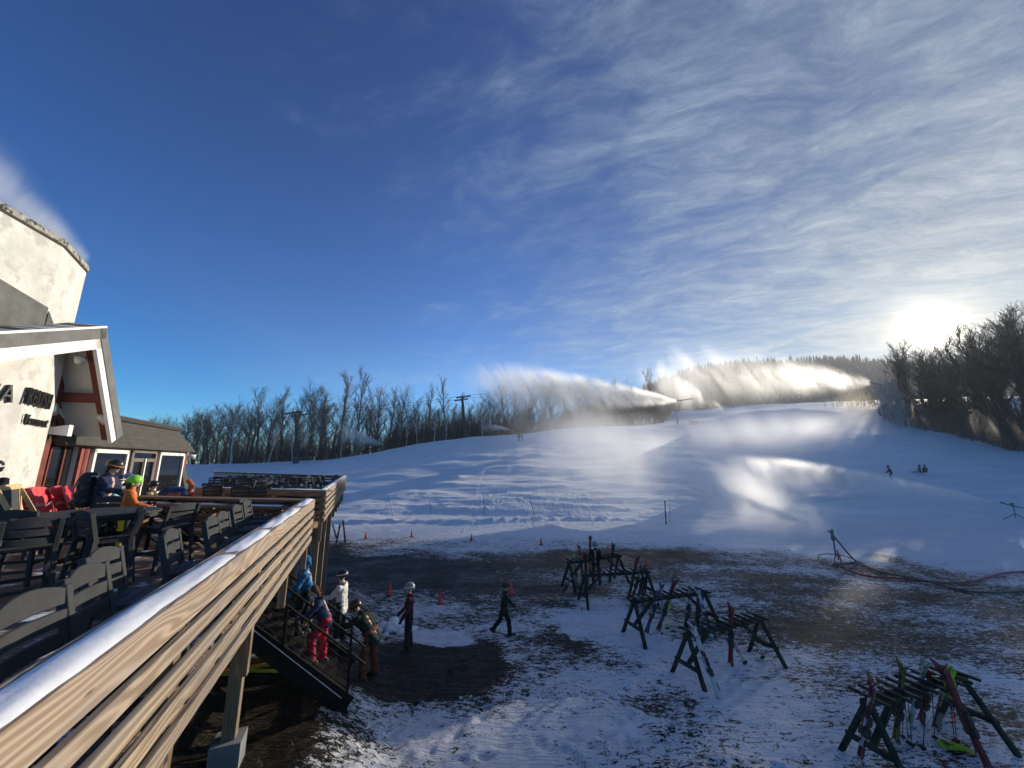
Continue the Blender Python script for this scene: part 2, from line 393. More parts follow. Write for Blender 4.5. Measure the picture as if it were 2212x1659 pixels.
HB = M('helmet_black', (.02, .02, .022), .3, .1, 6); HS = M('helmet_silver', (.22, .23, .26), .22, .1, 6); WHS = M('strap_white', (.7, .7, .7), .6, .1, 8); BROWNH = M('hair_brown', (.08, .045, .025), .8, .35, 14); GOG = M('goggle_lens', (.18, .05, .02), .12, .2, 6, c2=(.03, .03, .04), thr=.5)
W_ = lambda az: az
def north(dx, dy): return math.degrees(math.atan2(-dx, dy))
person('person in long maroon jacket and silver helmet facing the stair', G0(880, 1402), north(-1, -.25), 1.68, cloth('cloth_maroon', (.055, .018, .028), (.09, .03, .04), .58), BLACKC, lean=2, L=(8, 10, 25), Rr=(12, 10, 30), ll=(4, 5, 6), lr=(-3, 5, 4), helmet=HS, strap=WHS, goggle=GOG, jlen=.14, hyaw=0, vox=.017)
person('boy in dark jacket striding past the cones in a black helmet', G0(1088, 1371), north(1, .1), 1.48, cloth('cloth_dark_green_mark', (.016, .02, .022), (.06, .16, .05), .70), BLACKC, lean=6, L=(25, 8, 20), Rr=(-20, 10, 25), ll=(-16, 3, 22), lr=(24, 3, 18), helmet=HB, goggle=M('goggle_pale', (.55, .55, .5), .15, .2, 6), vox=.016)
person('person in dark green coat and brown trousers bending forward at the foot of the stair', G0(797, 1466), north(-1, .25), 1.80, cloth('cloth_forest', (.014, .022, .018)), cloth('cloth_rust', (.13, .045, .028), (.20, .07, .045), .55), lean=40, head=8, L=(58, 6, 25), Rr=(-38, 14, 10), ll=(12, 6, 14), lr=(2, 6, 8), helmet=HB, strap=M('strap_red', (.35, .05, .04), .6, .1, 8), jlen=.06, hood=False, vox=.017, bulk=1.08)
qw = py(736, 1330, 11.6); person('person in white jacket with fur collar and black helmet standing beyond the stair railing', on(qw.x, 11.6), north(-1, .1), 1.72, cloth('cloth_white', (.62, .61, .58)), BLACKC, lean=4, L=(35, 10, 50), Rr=(15, 10, 20), helmet=HB, strap=WHS, collar=M('fur_brown', (.22, .16, .10), .95, .4, 20, bump=1), jlen=.12, vox=.018)
def stair_q(p_, d_): return dp(d_, p_, lerp(DZ - .02, .52, (p_ + 3.6) / 3.62) + .04)
person('person in navy jacket and bright red trousers climbing the stair', stair_q(-.52, 9.95), north(-.9, -.35), 1.62, NAVY, cloth('cloth_red', (.34, .016, .04), (.44, .035, .065), .55), lean=24, head=6, L=(40, 10, 40), Rr=(10, 12, 30), ll=(38, 4, 46), lr=(4, 4, 8), hair=BROWNH, glove=SKIN, vox=.017)
person('person in hooded blue jacket near the top of the stair', stair_q(-.98, 10.55), north(-.9, -.35), 1.66, cloth('cloth_blue', (.02, .11, .25), (.035, .15, .31), .55), BLACKC, lean=12, L=(25, 8, 30), Rr=(10, 10, 20), ll=(28, 4, 40), lr=(2, 4, 6), hood=True, vox=.018)
qr = G0(1289, 1262); person('skier in dark jacket standing behind the first rack with skis', qr, north(-.3, -1), 1.70, cloth('cloth_dark_plum', (.03, .02, .02), (.06, .03, .03), .6), cloth('cloth_umber', (.06, .035, .025)), L=(30, 14, 80), Rr=(35, 14, 75), helmet=HS, goggle=M('goggle_dark', (.03, .03, .035), .1, .1, 6), vox=.018)
# far figures
def far(label, u, v, y, ht, face, jc, pc, **k):
    q = py(u, v, y); return person(label, on(q.x, y), face, ht, jc, pc, vox=.03, **k)
far('skier with arms out standing on the crest', 1121, 950, 84, 1.75, 200, BLACKC, BLACKC, L=(5, 28, 10), Rr=(5, 28, 10), helmet=HB); far('second skier on the crest close behind another', 1128, 948, 85, 1.75, 90, BLACKC, BLACKC, L=(20, 8, 50), helmet=HB)
q7 = G0(1928, 1037); person('skier veiled by snow mist halfway up the slope', q7, 60, 1.75, cloth('cloth_brown', (.10, .07, .05)), cloth('cloth_tan', (.14, .10, .07)), lean=14, ll=(24, 5, 34), lr=(14, 5, 34), L=(20, 25, 30), Rr=(20, 25, 30), helmet=HB, vox=.025)
q8 = G0(1988, 1024); q9 = G0(2000, 1024)
for q, l, f in ((q8, 'person sitting in the snow in the mist, nearer the trail', 30), (q9, 'person sitting in the snow in the mist, nearer the wood', -20)):
    person(l, q, f, 1.65, cloth('cloth_brown', (.1, .07, .05)), cloth('cloth_grey', (.3, .3, .3)), lean=-5, ll=(80, 14, 20), lr=(84, 14, 10), L=(-20, 20, 10), Rr=(20, 20, 40), helmet=HB, vox=.025)
# on the deck
def deckq(u, v, t): q = CAM + ray(u, v) * t; return V((q.x, q.y, DZ))
DS = .9
ad = person('adult in navy puffer and black and orange helmet carrying a grey backpack', deckq(236, 1000, 7.3), north(.92, .25), 1.566, NAVY, BLACKC, lean=5, head=12, hyaw=-10, L=(20, 8, 30), Rr=(40, 8, 50), helmet=M('helmet_black_orange', (.03, .03, .032), .3, .1, 4, c2=(.55, .14, .03), thr=.60), goggle=M('goggle_orange', (.55, .16, .04), .3, .2, 8), strap=M('strap_orange', (.6, .15, .03), .5, .1, 8), hair=BROWNH, glove=SKIN, vox=.017)
pk = G(); pk.capsule((0, -.27, .98), (0, -.25, 1.34), .17, .15); pk.capsule((-.08, -.26, 1.0), (-.08, -.25, 1.36), .15, .13); pk.capsule((.08, -.26, 1.0), (.08, -.25, 1.36), .15, .13); pk.ball((0, -.27, 1.46), .16, (1.1, .8, .55))
pko = remesh(pk.xf(Matrix.Scale(DS, 4)), 'backpack', cloth('pack_grey', (.035, .038, .04), (.11, .115, .12), .58), ad, .02, .03)
sg_ = G()
for s in (-1, 1): sg_.tube([(s * .10, -.40, .98), (s * .12, -.43, 1.2), (s * .07, -.40, 1.44), (s * .13, -.1, 1.46), (s * .15, .11, 1.3)], .016, 6)
sg_.tube([(0, -.44, 1.0), (0, -.44, 1.42)], .02, 6); sg_.xf(Matrix.Scale(DS, 4)).build('strap', M('pack_strap', (.3, .3, .3), .7, .2, 9), pko)
person('child in orange jacket, yellow trousers and lime green helmet', deckq(286, 1032, 6.9), north(.7, .6), 1.278, cloth('cloth_orange', (.62, .17, .04), (.45, .10, .03), .58), cloth('cloth_yellow', (.70, .50, .02)), lean=4, L=(15, 10, 40), Rr=(25, 10, 50), helmet=M('helmet_lime', (.22, .62, .04), .35, .2, 7, c2=(.10, .32, .03), thr=.6), hair=BROWNH, glove=SKIN, vox=.016)
person('child in dark red jacket and violet and white helmet beside the glass doors', deckq(278, 1026, 9.2), north(1, -.5), 1.260, cloth('cloth_wine', (.10, .02, .025)), BLACKC, helmet=M('helmet_violet', (.10, .08, .30), .3, .1, 5, c2=(.7, .68, .75), thr=.52), vox=.018)
person('child in mint jacket and black helmet below the wide window', deckq(254, 1030, 8.9), north(1, -.2), 1.224, cloth('cloth_mint', (.22, .55, .48)), BLACKC, lean=8, L=(30, 10, 40), Rr=(30, 10, 40), helmet=HB, strap=WHS, vox=.018)
person('child in camouflage jacket at the end of the drink shelf', deckq(318, 1052, 8.6), north(1, .2), 1.125, cloth('cloth_camo', (.05, .045, .03), (.16, .13, .07), .52), BLACKC, lean=14, helmet=HB, L=(30, 8, 40), Rr=(30, 8, 40), vox=.018)
person('person in mustard coat with a pale blue headband by the red chairs', deckq(176, 1040, 8.3), north(.8, .2), 1.260, cloth('cloth_mustard', (.30, .15, .025)), BLACKC, lean=16, head=20, L=(30, 8, 60), Rr=(30, 8, 60), hair=BROWNH, vox=.018)
person('person in black at the picture edge beside the chalkboard', deckq(-12, 1010, 7.2), north(.5, -.8), 1.530, BLACKC, BLACKC, L=(20, 10, 60), Rr=(35, 10, 70), helmet=HB, strap=WHS, vox=.018)
# ---------------------------------------------------------------- ground sheet
def axis(lo, hi, a, b, fine, grow):
    xs = []; x = a
    while x < b: xs.append(x); x += fine
    s = fine; right = []
    while x < hi: right.append(x); s *= grow; x += s
    right.append(hi)
    s = fine; left = []; x = a
    while x > lo: s *= grow; x -= s; left.append(max(x, lo))
    return sorted(set(left + xs + right))
def ell(x, y, cx, cy, rx, ry, rot=0, hard=1.0):
    c, s = math.cos(R(rot)), math.sin(R(rot)); dx, dy = x - cx, y - cy
    q = ((dx * c + dy * s) / rx) ** 2 + ((-dx * s + dy * c) / ry) ** 2
    return math.exp(-q ** hard)
def seg(x, y, ax, ay, bx, by, w):
    vx, vy = bx - ax, by - ay; t = max(0, min(1, ((x - ax) * vx + (y - ay) * vy) / (vx * vx + vy * vy)))
    return math.exp(-(((x - ax - t * vx) ** 2 + (y - ay - t * vy) ** 2) / (w * w)))
def cover(x, y):
    """snow cover (0 bare, 1 closed) and wet-mud share of a spot on the ground"""
    wob = fbm(x, y, .35) * .5; X, Y = x + wob * 1.6, y + fbm(x + 9, y, .4) * .9
    s = .49 + .18 * fbm(x, y, .12) + .22 * fbm(x * .6, y * 1.5, .5)
    mud = 0
    s = lerp(s, 1.12, sstep(25, 33, Y + .12 * x + .28 * max(0, x - 8)))
    s -= .30 * sstep(36, 44, y) * sstep(.15, .55, fbm(x * .35 + 4, y * 1.2, .16)) * sstep(75, 50, y)
    for cx, cy_, rx, ry, a, r in ((-7, 20.5, 6, 3.3, .50, 0), (-1, 19.5, 5, 2.2, .22, 0), (5.5, 22.8, 7, 1.9, .40, 4), (8.5, 24.0, 4.0, 1.5, .28, 6), (8, 19.4, 4, 1.2, .25, 0), (2, 17.2, 4, 1.3, .32, 0)):
        e = ell(X, Y, cx, cy_, rx, ry, r, 1.6); s -= a * e; mud = max(mud, e)
    for cx, cy_, rx, ry, a, r in ((16.5, 17.3, 5.0, 1.4, .17, -12), (19, 14.2, 4, 2.0, .08, 0), (1.5, 12.7, .9, .55, .45, 0), (1.2, 15.4, .8, .6, .4, 0), (9.5, 13.6, 3.4, .9, .22, -20), (3.5, 9.3, 2.5, .6, .15, 0), (8.2, 8.4, 2.4, .9, .2, 10)):
        s -= a * ell(X, Y, cx, cy_, rx, ry, r, 1.3)
    s += .30 * ell(X, Y, 4.6, 10.6, 1.6, 1.2) + .32 * ell(X, Y, 8.2, 8.6, 1.3, 1.0) + .28 * ell(X, Y, 3.2, 15.2, 1.9, 1.4) + .25 * ell(X, Y, -1, 25.5, 5, 1.2) + .28 * ell(X, Y, 3.5, 12.6, 1.5, 1)
    k = seg(X, Y, 21.2, 23, 17.6, 14.2, .8); s = lerp(s, .38, k); mud = max(mud, .7 * k)
    q = V((x, y, 0)); d_, p_ = q.dot(D), q.dot(P)
    e = ell(x + wob * 1.3, y + wob * 1.1, -2.3, 11.35, 2.0, 1.65, 8, 4); s = lerp(s, -.3, e)
    e = ell(x + wob * .6, y, -2.1, 12.9, 1.0, .5, -20, 3); s = lerp(s, 1.15, e * .9)
    s = lerp(s, .98, sstep(10.6, 8.6, Y) * sstep(-3.6, -1.5, X) * sstep(4, .5, X) * .65)
    s = lerp(s, -.25, sstep(-.1, -1.3, p_) * sstep(32, 24, d_))
    return s, mud
def build_ground():
    xs = sorted(set(axis(-260, 640, -13, 27, .2, 1.06) + [-4 + .09 * k for k in range(150)])); ys = sorted(set(axis(-60, 900, 4, 44, .2, 1.035) + [6.6 + .085 * k for k in range(95)]))
    r = random.Random(31); prints = {}
    for k in range(11):                                        # trails of boot prints in the closed snow
        a = r.uniform(-.6, 1.2); x, y = r.uniform(-4, 2), r.uniform(6.8, 8.8)
        for q in range(14):
            px, py_ = x + math.cos(a) * .34 * q - math.sin(a) * .1 * (-1) ** q, y + math.sin(a) * .34 * q + math.cos(a) * .1 * (-1) ** q
            prints.setdefault((int(px // 1), int(py_ // 1)), []).append((px, py_, a, r.uniform(.02, .05)))
    def prn(x, y):
        d = 0
        for i in (-1, 0, 1):
            for j in (-1, 0, 1):
                for px, py_, a, dep in prints.get((int(x // 1) + i, int(y // 1) + j), ()):
                    u, v = (x - px) * math.cos(a) + (y - py_) * math.sin(a), -(x - px) * math.sin(a) + (y - py_) * math.cos(a); q = (u / .17) ** 2 + (v / .085) ** 2
                    if q < 4: d -= dep * math.exp(-q * q) - .35 * dep * math.exp(-(q - 2) ** 2 * 2)
        return d
    me = bpy.data.meshes.new('ground'); vs_, at1, at2 = [], [], []
    for y in ys:
        for x in xs:
            s, m = cover(x, y) if (-40 < x < 90 and 0 < y < 90) else (1.1, 0)
            z = H(x, y)
            if -16 < x < 30 and 2 < y < 46:
                z += .035 * fbm(x, y, 1.3, 3) + .035 * noise.noise(V((x * 3.3, y * 3.3, 0))) * min(1, max(.2, s))
                if y < 15: z += prn(x, y)
            vs_.append((x, y, z)); at1.append(s); at2.append(m)
    nx = len(xs)
    fs = [(j * nx + i, j * nx + i + 1, (j + 1) * nx + i + 1, (j + 1) * nx + i) for j in range(len(ys) - 1) for i in range(nx - 1)]
    me.from_pydata(vs_, [], fs)
    for nm, a in (('cover', at1), ('mud', at2)):
        t = me.attributes.new(nm, 'FLOAT', 'POINT'); t.data.foreach_set('value', a)
    for p in me.polygons: p.use_smooth = True
    m, nt, b = nodes('snowy_ground'); n = N(nt); co = n.obj()
    def att(k):
        a = n.new('ShaderNodeAttribute'); a.attribute_name = k; return a.outputs['Fac']
    c, mu = att('cover'), att('mud')
    st = n.mapping(co, rot=(0, 0, R(12)), scale=(.75, 1.25, 1))
    a1 = n.noise(st, 2.6, 5, .68); a2 = n.noise(n.mapping(co, rot=(0, 0, R(12)), scale=(.6, 1.3, 1)), 8.5, 5, .75); a3 = n.noise(co, .7, 4, .6)
    t = n.math('ADD', n.math('ADD', n.math('MULTIPLY', a1, .24), n.math('ADD', n.math('MULTIPLY', a2, .44), n.math('MULTIPLY', n.noise(n.mapping(co, scale=(.8, 1.2, 1)), 23, 3, .7), .26))), n.math('MULTIPLY', a3, .12))
    t = n.math('MULTIPLY_ADD', n.math('SUBTRACT', t, .53), 4.2, .5)   # about .53 +- .12
    k = n.math('SUBTRACT', n.math('ADD', c, .02), t)
    sn = n.rng(k, -.09, .10, 0, 1, smooth=True)
    soil = n.ramp(n.noise(co, 5, 5, .7), [(.3, (.006, .005, .004)), (.52, (.017, .013, .009)), (.68, (.06, .043, .026)), (.8, (.15, .11, .066))])
    wet = n.ramp(n.noise(st, 3.2, 5, .7), [(.3, (.012, .010, .008)), (.6, (.044, .037, .030)), (.8, (.16, .148, .13))])
    soil = n.mix(n.rng(n.noise(co, 19, 4, .75), .55, .66), soil, (.11, .085, .055))
    base = n.mix(mu, soil, wet)
    snow = n.ramp(n.noise(n.mapping(co, rot=(0, 0, R(-8)), scale=(.25, 1.1, 1)), .9, 5, .65), [(.3, (.74, .745, .75)), (.65, (.87, .87, .87))])
    snow = n.mix(n.rng(n.noise(co, 14, 4, .7), .35, .65, .30, 0), snow, (.42, .42, .42))
    col = n.mix(sn, base, snow)
    b.inputs['Specular IOR Level'].default_value = .15
    nt.links.new(col, b.inputs['Base Color'])
    nt.links.new(n.rng(n.math('MULTIPLY', mu, n.rng(a3, .45, .6)), 0, 1, .62, .32), b.inputs['Roughness'])
    hgt = n.math('ADD', n.math('MULTIPLY', sn, n.math('MULTIPLY_ADD', a2, .5, .6)), n.math('MULTIPLY', n.noise(n.mapping(co, rot=(0, 0, R(-8)), scale=(.35, 2.0, 1)), 1.7, 6, .7), 1.9))
    hgt = n.math('ADD', hgt, n.math('MULTIPLY', n.noise(n.mapping(co, rot=(0, 0, R(58)), scale=(.10, 2.6, 1)), 2.0, 3, .6), .9))
    nt.links.new(n.bump(hgt, .75, .09), b.inputs['Normal'])
    me.materials.append(m)
    o = bpy.data.objects.new('ground', me); COL.objects.link(o); tag(o, kind='structure'); return o
build_ground()

# far ridge beyond the trail, with its own forest
def ridge(x, y):
    sky = interp([(60, .12), (150, .18), (185, .21), (235, .245), (300, .262), (400, .268), (470, .262), (560, .25), (640, .24)], x * 470 / max(y, 1))
    return CAMZ + sky * 470 * sstep(190, 470, y) * (1 - .10 * sstep(470, 640, y)) - 10 + 5 * fbm(x, y, .02) * sstep(200, 470, y)
def build_hill():
    bm = bmesh.new(); X0, X1, Y0, Y1, nx, ny = 40, 620, 200, 640, 58, 44; rows = []
    for j in range(ny + 1):
        y = lerp(Y0, Y1, j / ny); rows.append([bm.verts.new((lerp(X0, X1, i / nx), y, max(ridge(lerp(X0, X1, i / nx), y), 2))) for i in range(nx + 1)])
    for A, B in zip(rows, rows[1:]):
        for i in range(nx): bm.faces.new((A[i], A[i + 1], B[i + 1], B[i]))
    g = G(); g.bm.free(); g.bm = bm
    tag(g.build('hill', M('forest_floor', (.09, .075, .06), .9, .4, .08, c2=(.5, .52, .55), thr=.62), smooth=True), kind='structure')
    rnd = random.Random(5); f = G()
    for k in range(5200):
        x, y = rnd.uniform(60, 600), rnd.uniform(215, 500)
        if k < 900: y = rnd.uniform(440, 500)
        z = ridge(x, y); h = rnd.uniform(8, 15); con = rnd.random() < (.75 if y > 430 else .3)
        c = V((x, y, z - .5))
        if con:
            r = h * rnd.uniform(.13, .2); nn = 5; a0 = rnd.random() * 6
            for q in range(3):
                zb, zt, rr = h * (.1 + .27 * q), h * (.55 + .23 * q), r * (1 - .28 * q)
                tip = f.bm.verts.new(c + V((0, 0, zt))); ring = [f.bm.verts.new(c + V((rr * math.cos(a0 + j * 6.283 / nn), rr * math.sin(a0 + j * 6.283 / nn), zb * rnd.uniform(.9, 1.1)))) for j in range(nn)]
                for j in range(nn): f.bm.faces.new((ring[j], ring[(j + 1) % nn], tip))
        else:
            for q in range(7):
                a, e = rnd.random() * 6.28, rnd.uniform(.05, .32); p0 = c + V((0, 0, h * rnd.uniform(.05, .45))); p1 = p0 + V((math.cos(a) * e, math.sin(a) * e, 1)) * h * rnd.uniform(.4, .6)
                f.tube([p0, p1], [.32, .08], 3, caps=False)
    o = f.build('distant_forest', M('ridge_trees', (.05, .05, .042), .9, .5, .05))
    tag(o, 'dark bristling wood covering the far ridge beyond the ski trail', 'forest', kind='stuff')
build_hill()

# ---------------------------------------------------------------- bare trees
BARK = {'grey': M('bark_grey', (.105, .092, .082), .9, .35, 1.2), 'brown': M('bark_brown', (.12, .08, .05), .9, .35, 1.2),
        'birch': M('bark_birch', (.42, .40, .37), .85, .3, 2.0, c2=(.12, .10, .09), thr=.58), 'frost': M('bark_frosted', (.36, .365, .37), .8, .25, 2.5, c2=(.16, .13, .11), thr=.56)}
def tree_mesh(seed, h, form):
    """trunk and crown meshes of a leafless tree; form: wide, tall or brush"""
    r = random.Random(seed); tr, cr = G(), G()
    def wand(d, k): return (d + V((r.gauss(0, k), r.gauss(0, k), r.gauss(0, k * .6)))).normalized()
    def limb(g, p, d, L, r0, seg_, lift, n):
        pts, rr = [p], [r0]
        for i in range(seg_):
            d = wand(d, .13); d = (d + V((0, 0, lift))).normalized(); p = p + d * (L / seg_); pts.append(p); rr.append(max(.012, r0 * (1 - .8 * (i + 1) / seg_)))
        g.tube(pts, rr, n, caps=False); return pts
    def twigs(pts, L, lev, r0):
        for i, q in enumerate(pts[1:]):
            for c in range(3):
                base = (q - pts[i]).normalized(); dd = wand(base, .55); dd = (dd + V((0, 0, .22))).normalized()
                p2 = limb(cr, lerp(pts[i], q, r.uniform(.3, 1)), dd, L * r.uniform(.6, 1.15), r0 * .9, 2 if lev else 1, .10, 3)
                if lev: twigs(p2, L * .55, lev - 1, r0 * .62)
    stems = {'wide': 1, 'tall': 1, 'brush': 4}[form]
    for s in range(stems):
        d = V((r.gauss(0, .05), r.gauss(0, .05), 1)).normalized() if stems == 1 else wand(V((0, 0, 1)), .28)
        hh = h * (1 if stems == 1 else r.uniform(.6, 1)); p = V((0, 0, -.3)) if stems == 1 else V((r.gauss(0, .5), r.gauss(0, .5), -.3))
        n = 8; pts, rr = [p], [.016 * hh + .03]; top = .92 if form != 'wide' else .72
        for i in range(n):
            d = wand(d, .05); d = (d + V((0, 0, .08))).normalized(); p = p + d * (hh * top / n); pts.append(p); rr.append((.016 * hh + .03) * (1 - .9 * (i + 1) / n) + .012)
        tr.tube(pts, rr, 6, caps=False)
        lo_ = {'wide': .30, 'tall': .42, 'brush': .12}[form]; nl = {'wide': 15, 'tall': 14, 'brush': 9}[form]
        for k in range(nl):
            f = lo_ + (1 - lo_) * (k + r.random()) / nl; f = min(f, .985); i = int(f * n); q = lerp(pts[i], pts[min(i + 1, n)], f * n - i)
            a = r.random() * 6.283 + k * 2.4; up = {'wide': r.uniform(.75, 1.6), 'tall': r.uniform(.9, 2.0), 'brush': r.uniform(.8, 1.9)}[form]
            dd = V((math.cos(a), math.sin(a), up)).normalized()
            L = hh * {'wide': r.uniform(.26, .42), 'tall': r.uniform(.16, .27), 'brush': r.uniform(.2, .36)}[form] * (1.1 - .55 * f)
            pl = limb(cr, q, dd, L, rr[i] * .5 + .012, 3, .12, 4)
            twigs(pl, L * .5, 1, .024)
    return tr.bm, cr.bm
PROTO = {}
def proto(form, bark, seed, h=16):
    k = (form, bark, seed)
    if k not in PROTO:
        a, b = tree_mesh(seed, h, form); ms = []
        for bm, nm in ((a, 'trunk'), (b, 'crown')):
            me = bpy.data.meshes.new(nm); bm.to_mesh(me); bm.free(); me.materials.append(BARK[bark]); ms.append(me)
        PROTO[k] = ms
    return PROTO[k]
def tree(form, bark, seed, x, y, h, label, group, h0=16, name='bare_tree'):
    ms = proto(form, bark, seed, h0); sc = h / h0
    t = thing(name, label, 'tree', on(x, y), random.random() * 6.28, group); t.scale = (sc * random.uniform(.85, 1.1),) * 2 + (sc,)
    for me, nm in zip(ms, ('trunk', 'crown')):
        o = bpy.data.objects.new(nm, me); COL.objects.link(o); o.parent = t
    return t
ORD = 'first second third fourth fifth sixth seventh eighth ninth tenth eleventh twelfth thirteenth fourteenth fifteenth sixteenth seventeenth eighteenth nineteenth twentieth twenty-first twenty-second twenty-third twenty-fourth twenty-fifth twenty-sixth twenty-seventh twenty-eighth twenty-ninth thirtieth'.split()
def place_top(u, v, y):
    """x of a tree at depth y under pixel column u, and the height that brings its top to row v"""
    q = py(u, v, y); return q.x, max(3.0, q.z - H(q.x, y))
# the wood's edge left of the far lift tower: (column, row of the top, depth, form)
LT = [(338, 884, 112, 'wide'), (362, 884, 108, 'wide'), (415, 880, 104, 'wide'), (440, 868, 108, 'wide'), (462, 872, 100, 'wide'), (488, 858, 104, 'wide'), (515, 848, 101, 'wide'), (548, 853, 106, 'wide'),
      (572, 842, 103, 'tall'), (596, 836, 102, 'wide'), (622, 832, 105, 'tall'), (655, 846, 100, 'tall'), (682, 806, 101, 'wide'), (702, 838, 107, 'tall'), (722, 828, 100, 'wide'), (748, 798, 104, 'tall'), (778, 795, 101, 'tall'), (806, 840, 108, 'tall'), (826, 818, 103, 'wide'),
      (848, 832, 106, 'tall'), (876, 820, 103, 'wide'), (902, 855, 108, 'tall'), (930, 834, 104, 'tall'), (950, 862, 109, 'wide'), (967, 818, 103, 'tall'), (985, 870, 110, 'tall')]
for i, (u, v, y, f) in enumerate(LT):
    x, h = place_top(u, v, y)
    what = 'tall straight bare tree' if f == 'tall' else 'spreading bare grey tree'
    tree(f, 'grey', 1 + i % (6 if f == 'wide' else 5) + (10 if f == 'tall' else 0), x, y, h, f'{what}, {ORD[i]} from the shingled roof along the wood edge', 'bare trees along the wood edge behind the lift')
for i in range(30):
    u = 335 + i * 23.5 + random.uniform(-8, 8); v = interp([(335, 892), (480, 872), (700, 852), (800, 850), (1040, 880)], u) + random.uniform(-12, 14); y = 112 + random.uniform(0, 9)
    x, h = place_top(u, v, y); tree('wide', 'grey', 1 + i % 4, x, y, h, f'bare tree deeper in the wood, {ORD[i]} from the shingled roof', 'bare trees deeper in the wood')
RT = [(1020, 872, 104, 'tall'), (1046, 850, 103, 'wide'), (1072, 830, 105, 'wide'), (1092, 812, 104, 'wide'), (1118, 826, 108, 'wide'), (1140, 806, 105, 'wide'), (1166, 818, 110, 'wide'), (1190, 800, 107, 'wide'), (1216, 812, 112, 'wide'), (1244, 806, 108, 'wide'),
      (1270, 802, 112, 'wide'), (1298, 812, 109, 'wide'), (1326, 806, 114, 'wide'), (1350, 815, 110, 'wide'), (1378, 818, 116, 'wide'), (1404, 800, 112, 'tall')]
for i, (u, v, y, f) in enumerate(RT):
    x, h = place_top(u, v, y)
    tree(f, 'grey' if i < 10 else 'brown', 1 + i % 4 + (10 if f == 'tall' else 0), x, y, h, f'bare tree veiled by blown snow, {ORD[i]} in the row right of the far lift tower', 'bare trees behind the blown snow')
FT = [(1430, 822, 122), (1452, 812, 128), (1478, 816, 124), (1505, 798, 130), (1528, 806, 126), (1552, 800, 134), (1575, 806, 130), (1600, 804, 138), (1622, 798, 134), (1645, 800, 142), (1668, 798, 150), (1692, 802, 158), (1716, 806, 166), (1740, 808, 172), (1764, 812, 176), (1786, 816, 182)]
for i, (u, v, y) in enumerate(FT):
    u += random.uniform(-11, 11); v += random.uniform(-6, 8); y = 172 + (u - 1430) * .10 + random.uniform(-8, 14); x, h = place_top(u, v, y)
    tree('wide', 'brown', 1 + i % 4, x, y, h, f'hazy brown tree above the crest, {ORD[i]} from the tall snow gun towards the sun', 'hazy trees above the crest')
# low dark growth that fills the wood behind its edge
def thicket(name, spots, label, mat, hgt=(3, 8), n=2, seed=3):
    r = random.Random(seed); g = G()
    for (x0, y0, x1, y1, dep, cnt) in spots:
        for k in range(cnt):
            t = r.random(); x, y = lerp(x0, x1, t) + r.uniform(-1, 1), lerp(y0, y1, t) + r.random() * dep; z = H(x, y); h = r.uniform(*hgt) * r.uniform(.6, 1.2)
            p0 = V((x, y, z - .2)); d = V((r.gauss(0, .12), r.gauss(0, .12), 1)); p1 = p0 + d * h
            g.tube([p0, lerp(p0, p1, .5) + V((r.gauss(0, .1), r.gauss(0, .1), 0)), p1], [.05, .035, .012], 3, caps=False)
            for q in range(8):
                f = r.uniform(.15, .95); a = r.random() * 6.28; b = lerp(p0, p1, f); L = h * r.uniform(.12, .32)
                e = b + V((math.cos(a) * .6, math.sin(a) * .6, r.uniform(.3, 1.1))) * L; g.tube([b, e], [.025, .01], 3, caps=False)
                for w in range(n):
                    a2 = a + r.gauss(0, .9); m = lerp(b, e, r.uniform(.3, .9)); g.tube([m, m + V((math.cos(a2) * .5, math.sin(a2) * .5, r.uniform(.2, 1))) * L * .6], [.014, .008], 3, caps=False)
    o = g.build(name, mat); tag(o, label, 'undergrowth', kind='stuff'); return o
thicket('undergrowth', [(-90, 100, -30, 100, 26, 1900), (-32, 97, 6, 104, 22, 1700), (4, 104, 44, 112, 22, 1300), (60, 172, 130, 205, 14, 1400), (44, 112, 62, 150, 6, 300)], 'dark leafless undergrowth filling the wood behind the slope', M('brush_dark', (.06, .053, .05), .9, .35, .4), (3.5, 10))
# thin pale birch stems at the front of the wood
for i, (u, v, vb) in enumerate([(512, 905, 958), (590, 912, 972), (742, 915, 975), (640, 930, 968), (880, 918, 955), (905, 908, 952), (940, 900, 950), (1042, 905, 945), (965, 905, 950)]):
    q = py(u, v, 97); tree('tall', 'birch', 21 + i % 2, q.x, 97, max(5, q.z - H(q.x, 97)), f'thin pale birch, {ORD[i]} from the lodge in front of the dark wood', 'thin birches before the wood')
# the wood the sun stands over: trees on the rising ground right of the trail
r_ = random.Random(11)
EDGE = [(1905, 872), (1925, 882), (1960, 905), (2000, 920), (2040, 935), (2090, 950), (2140, 965), (2190, 972)]
i = 0
for dep in range(4):
    for u in range(1948 - 8 * dep, 2420, 37):
        uu = u + r_.uniform(-10, 10); y = interp([(1900, 78), (1960, 72), (2050, 66), (2120, 62), (2212, 56), (2420, 46)], uu) + dep * 6 + r_.uniform(-1.5, 1.5)
        top = interp([(1900, 745), (1950, 738), (2000, 748), (2050, 742), (2085, 715), (2120, 700), (2150, 664), (2200, 650), (2420, 640)], uu) + r_.uniform(-8, 12) + (16 if dep < 1 else 0)
        x, h = place_top(uu, top, y); form = r_.choice(['wide', 'wide', 'brush', 'tall'])
        if form == 'brush' and dep > 2: form = 'wide'
        sd = {'wide': 1 + i % 4, 'tall': 11 + i % 3, 'brush': 31 + i % 3}[form]
        row = ('front', 'second', 'middle', 'fourth', 'hindmost')[dep]
        tree(form, 'brown', sd, x, y, min(h, 26), f'brown leafless {"shrubby tree" if form == "brush" else "tree"} in the {row} rank of the wood under the low sun', 'dense bare trees under the low sun', 16 if form != 'brush' else 9)
        i += 1
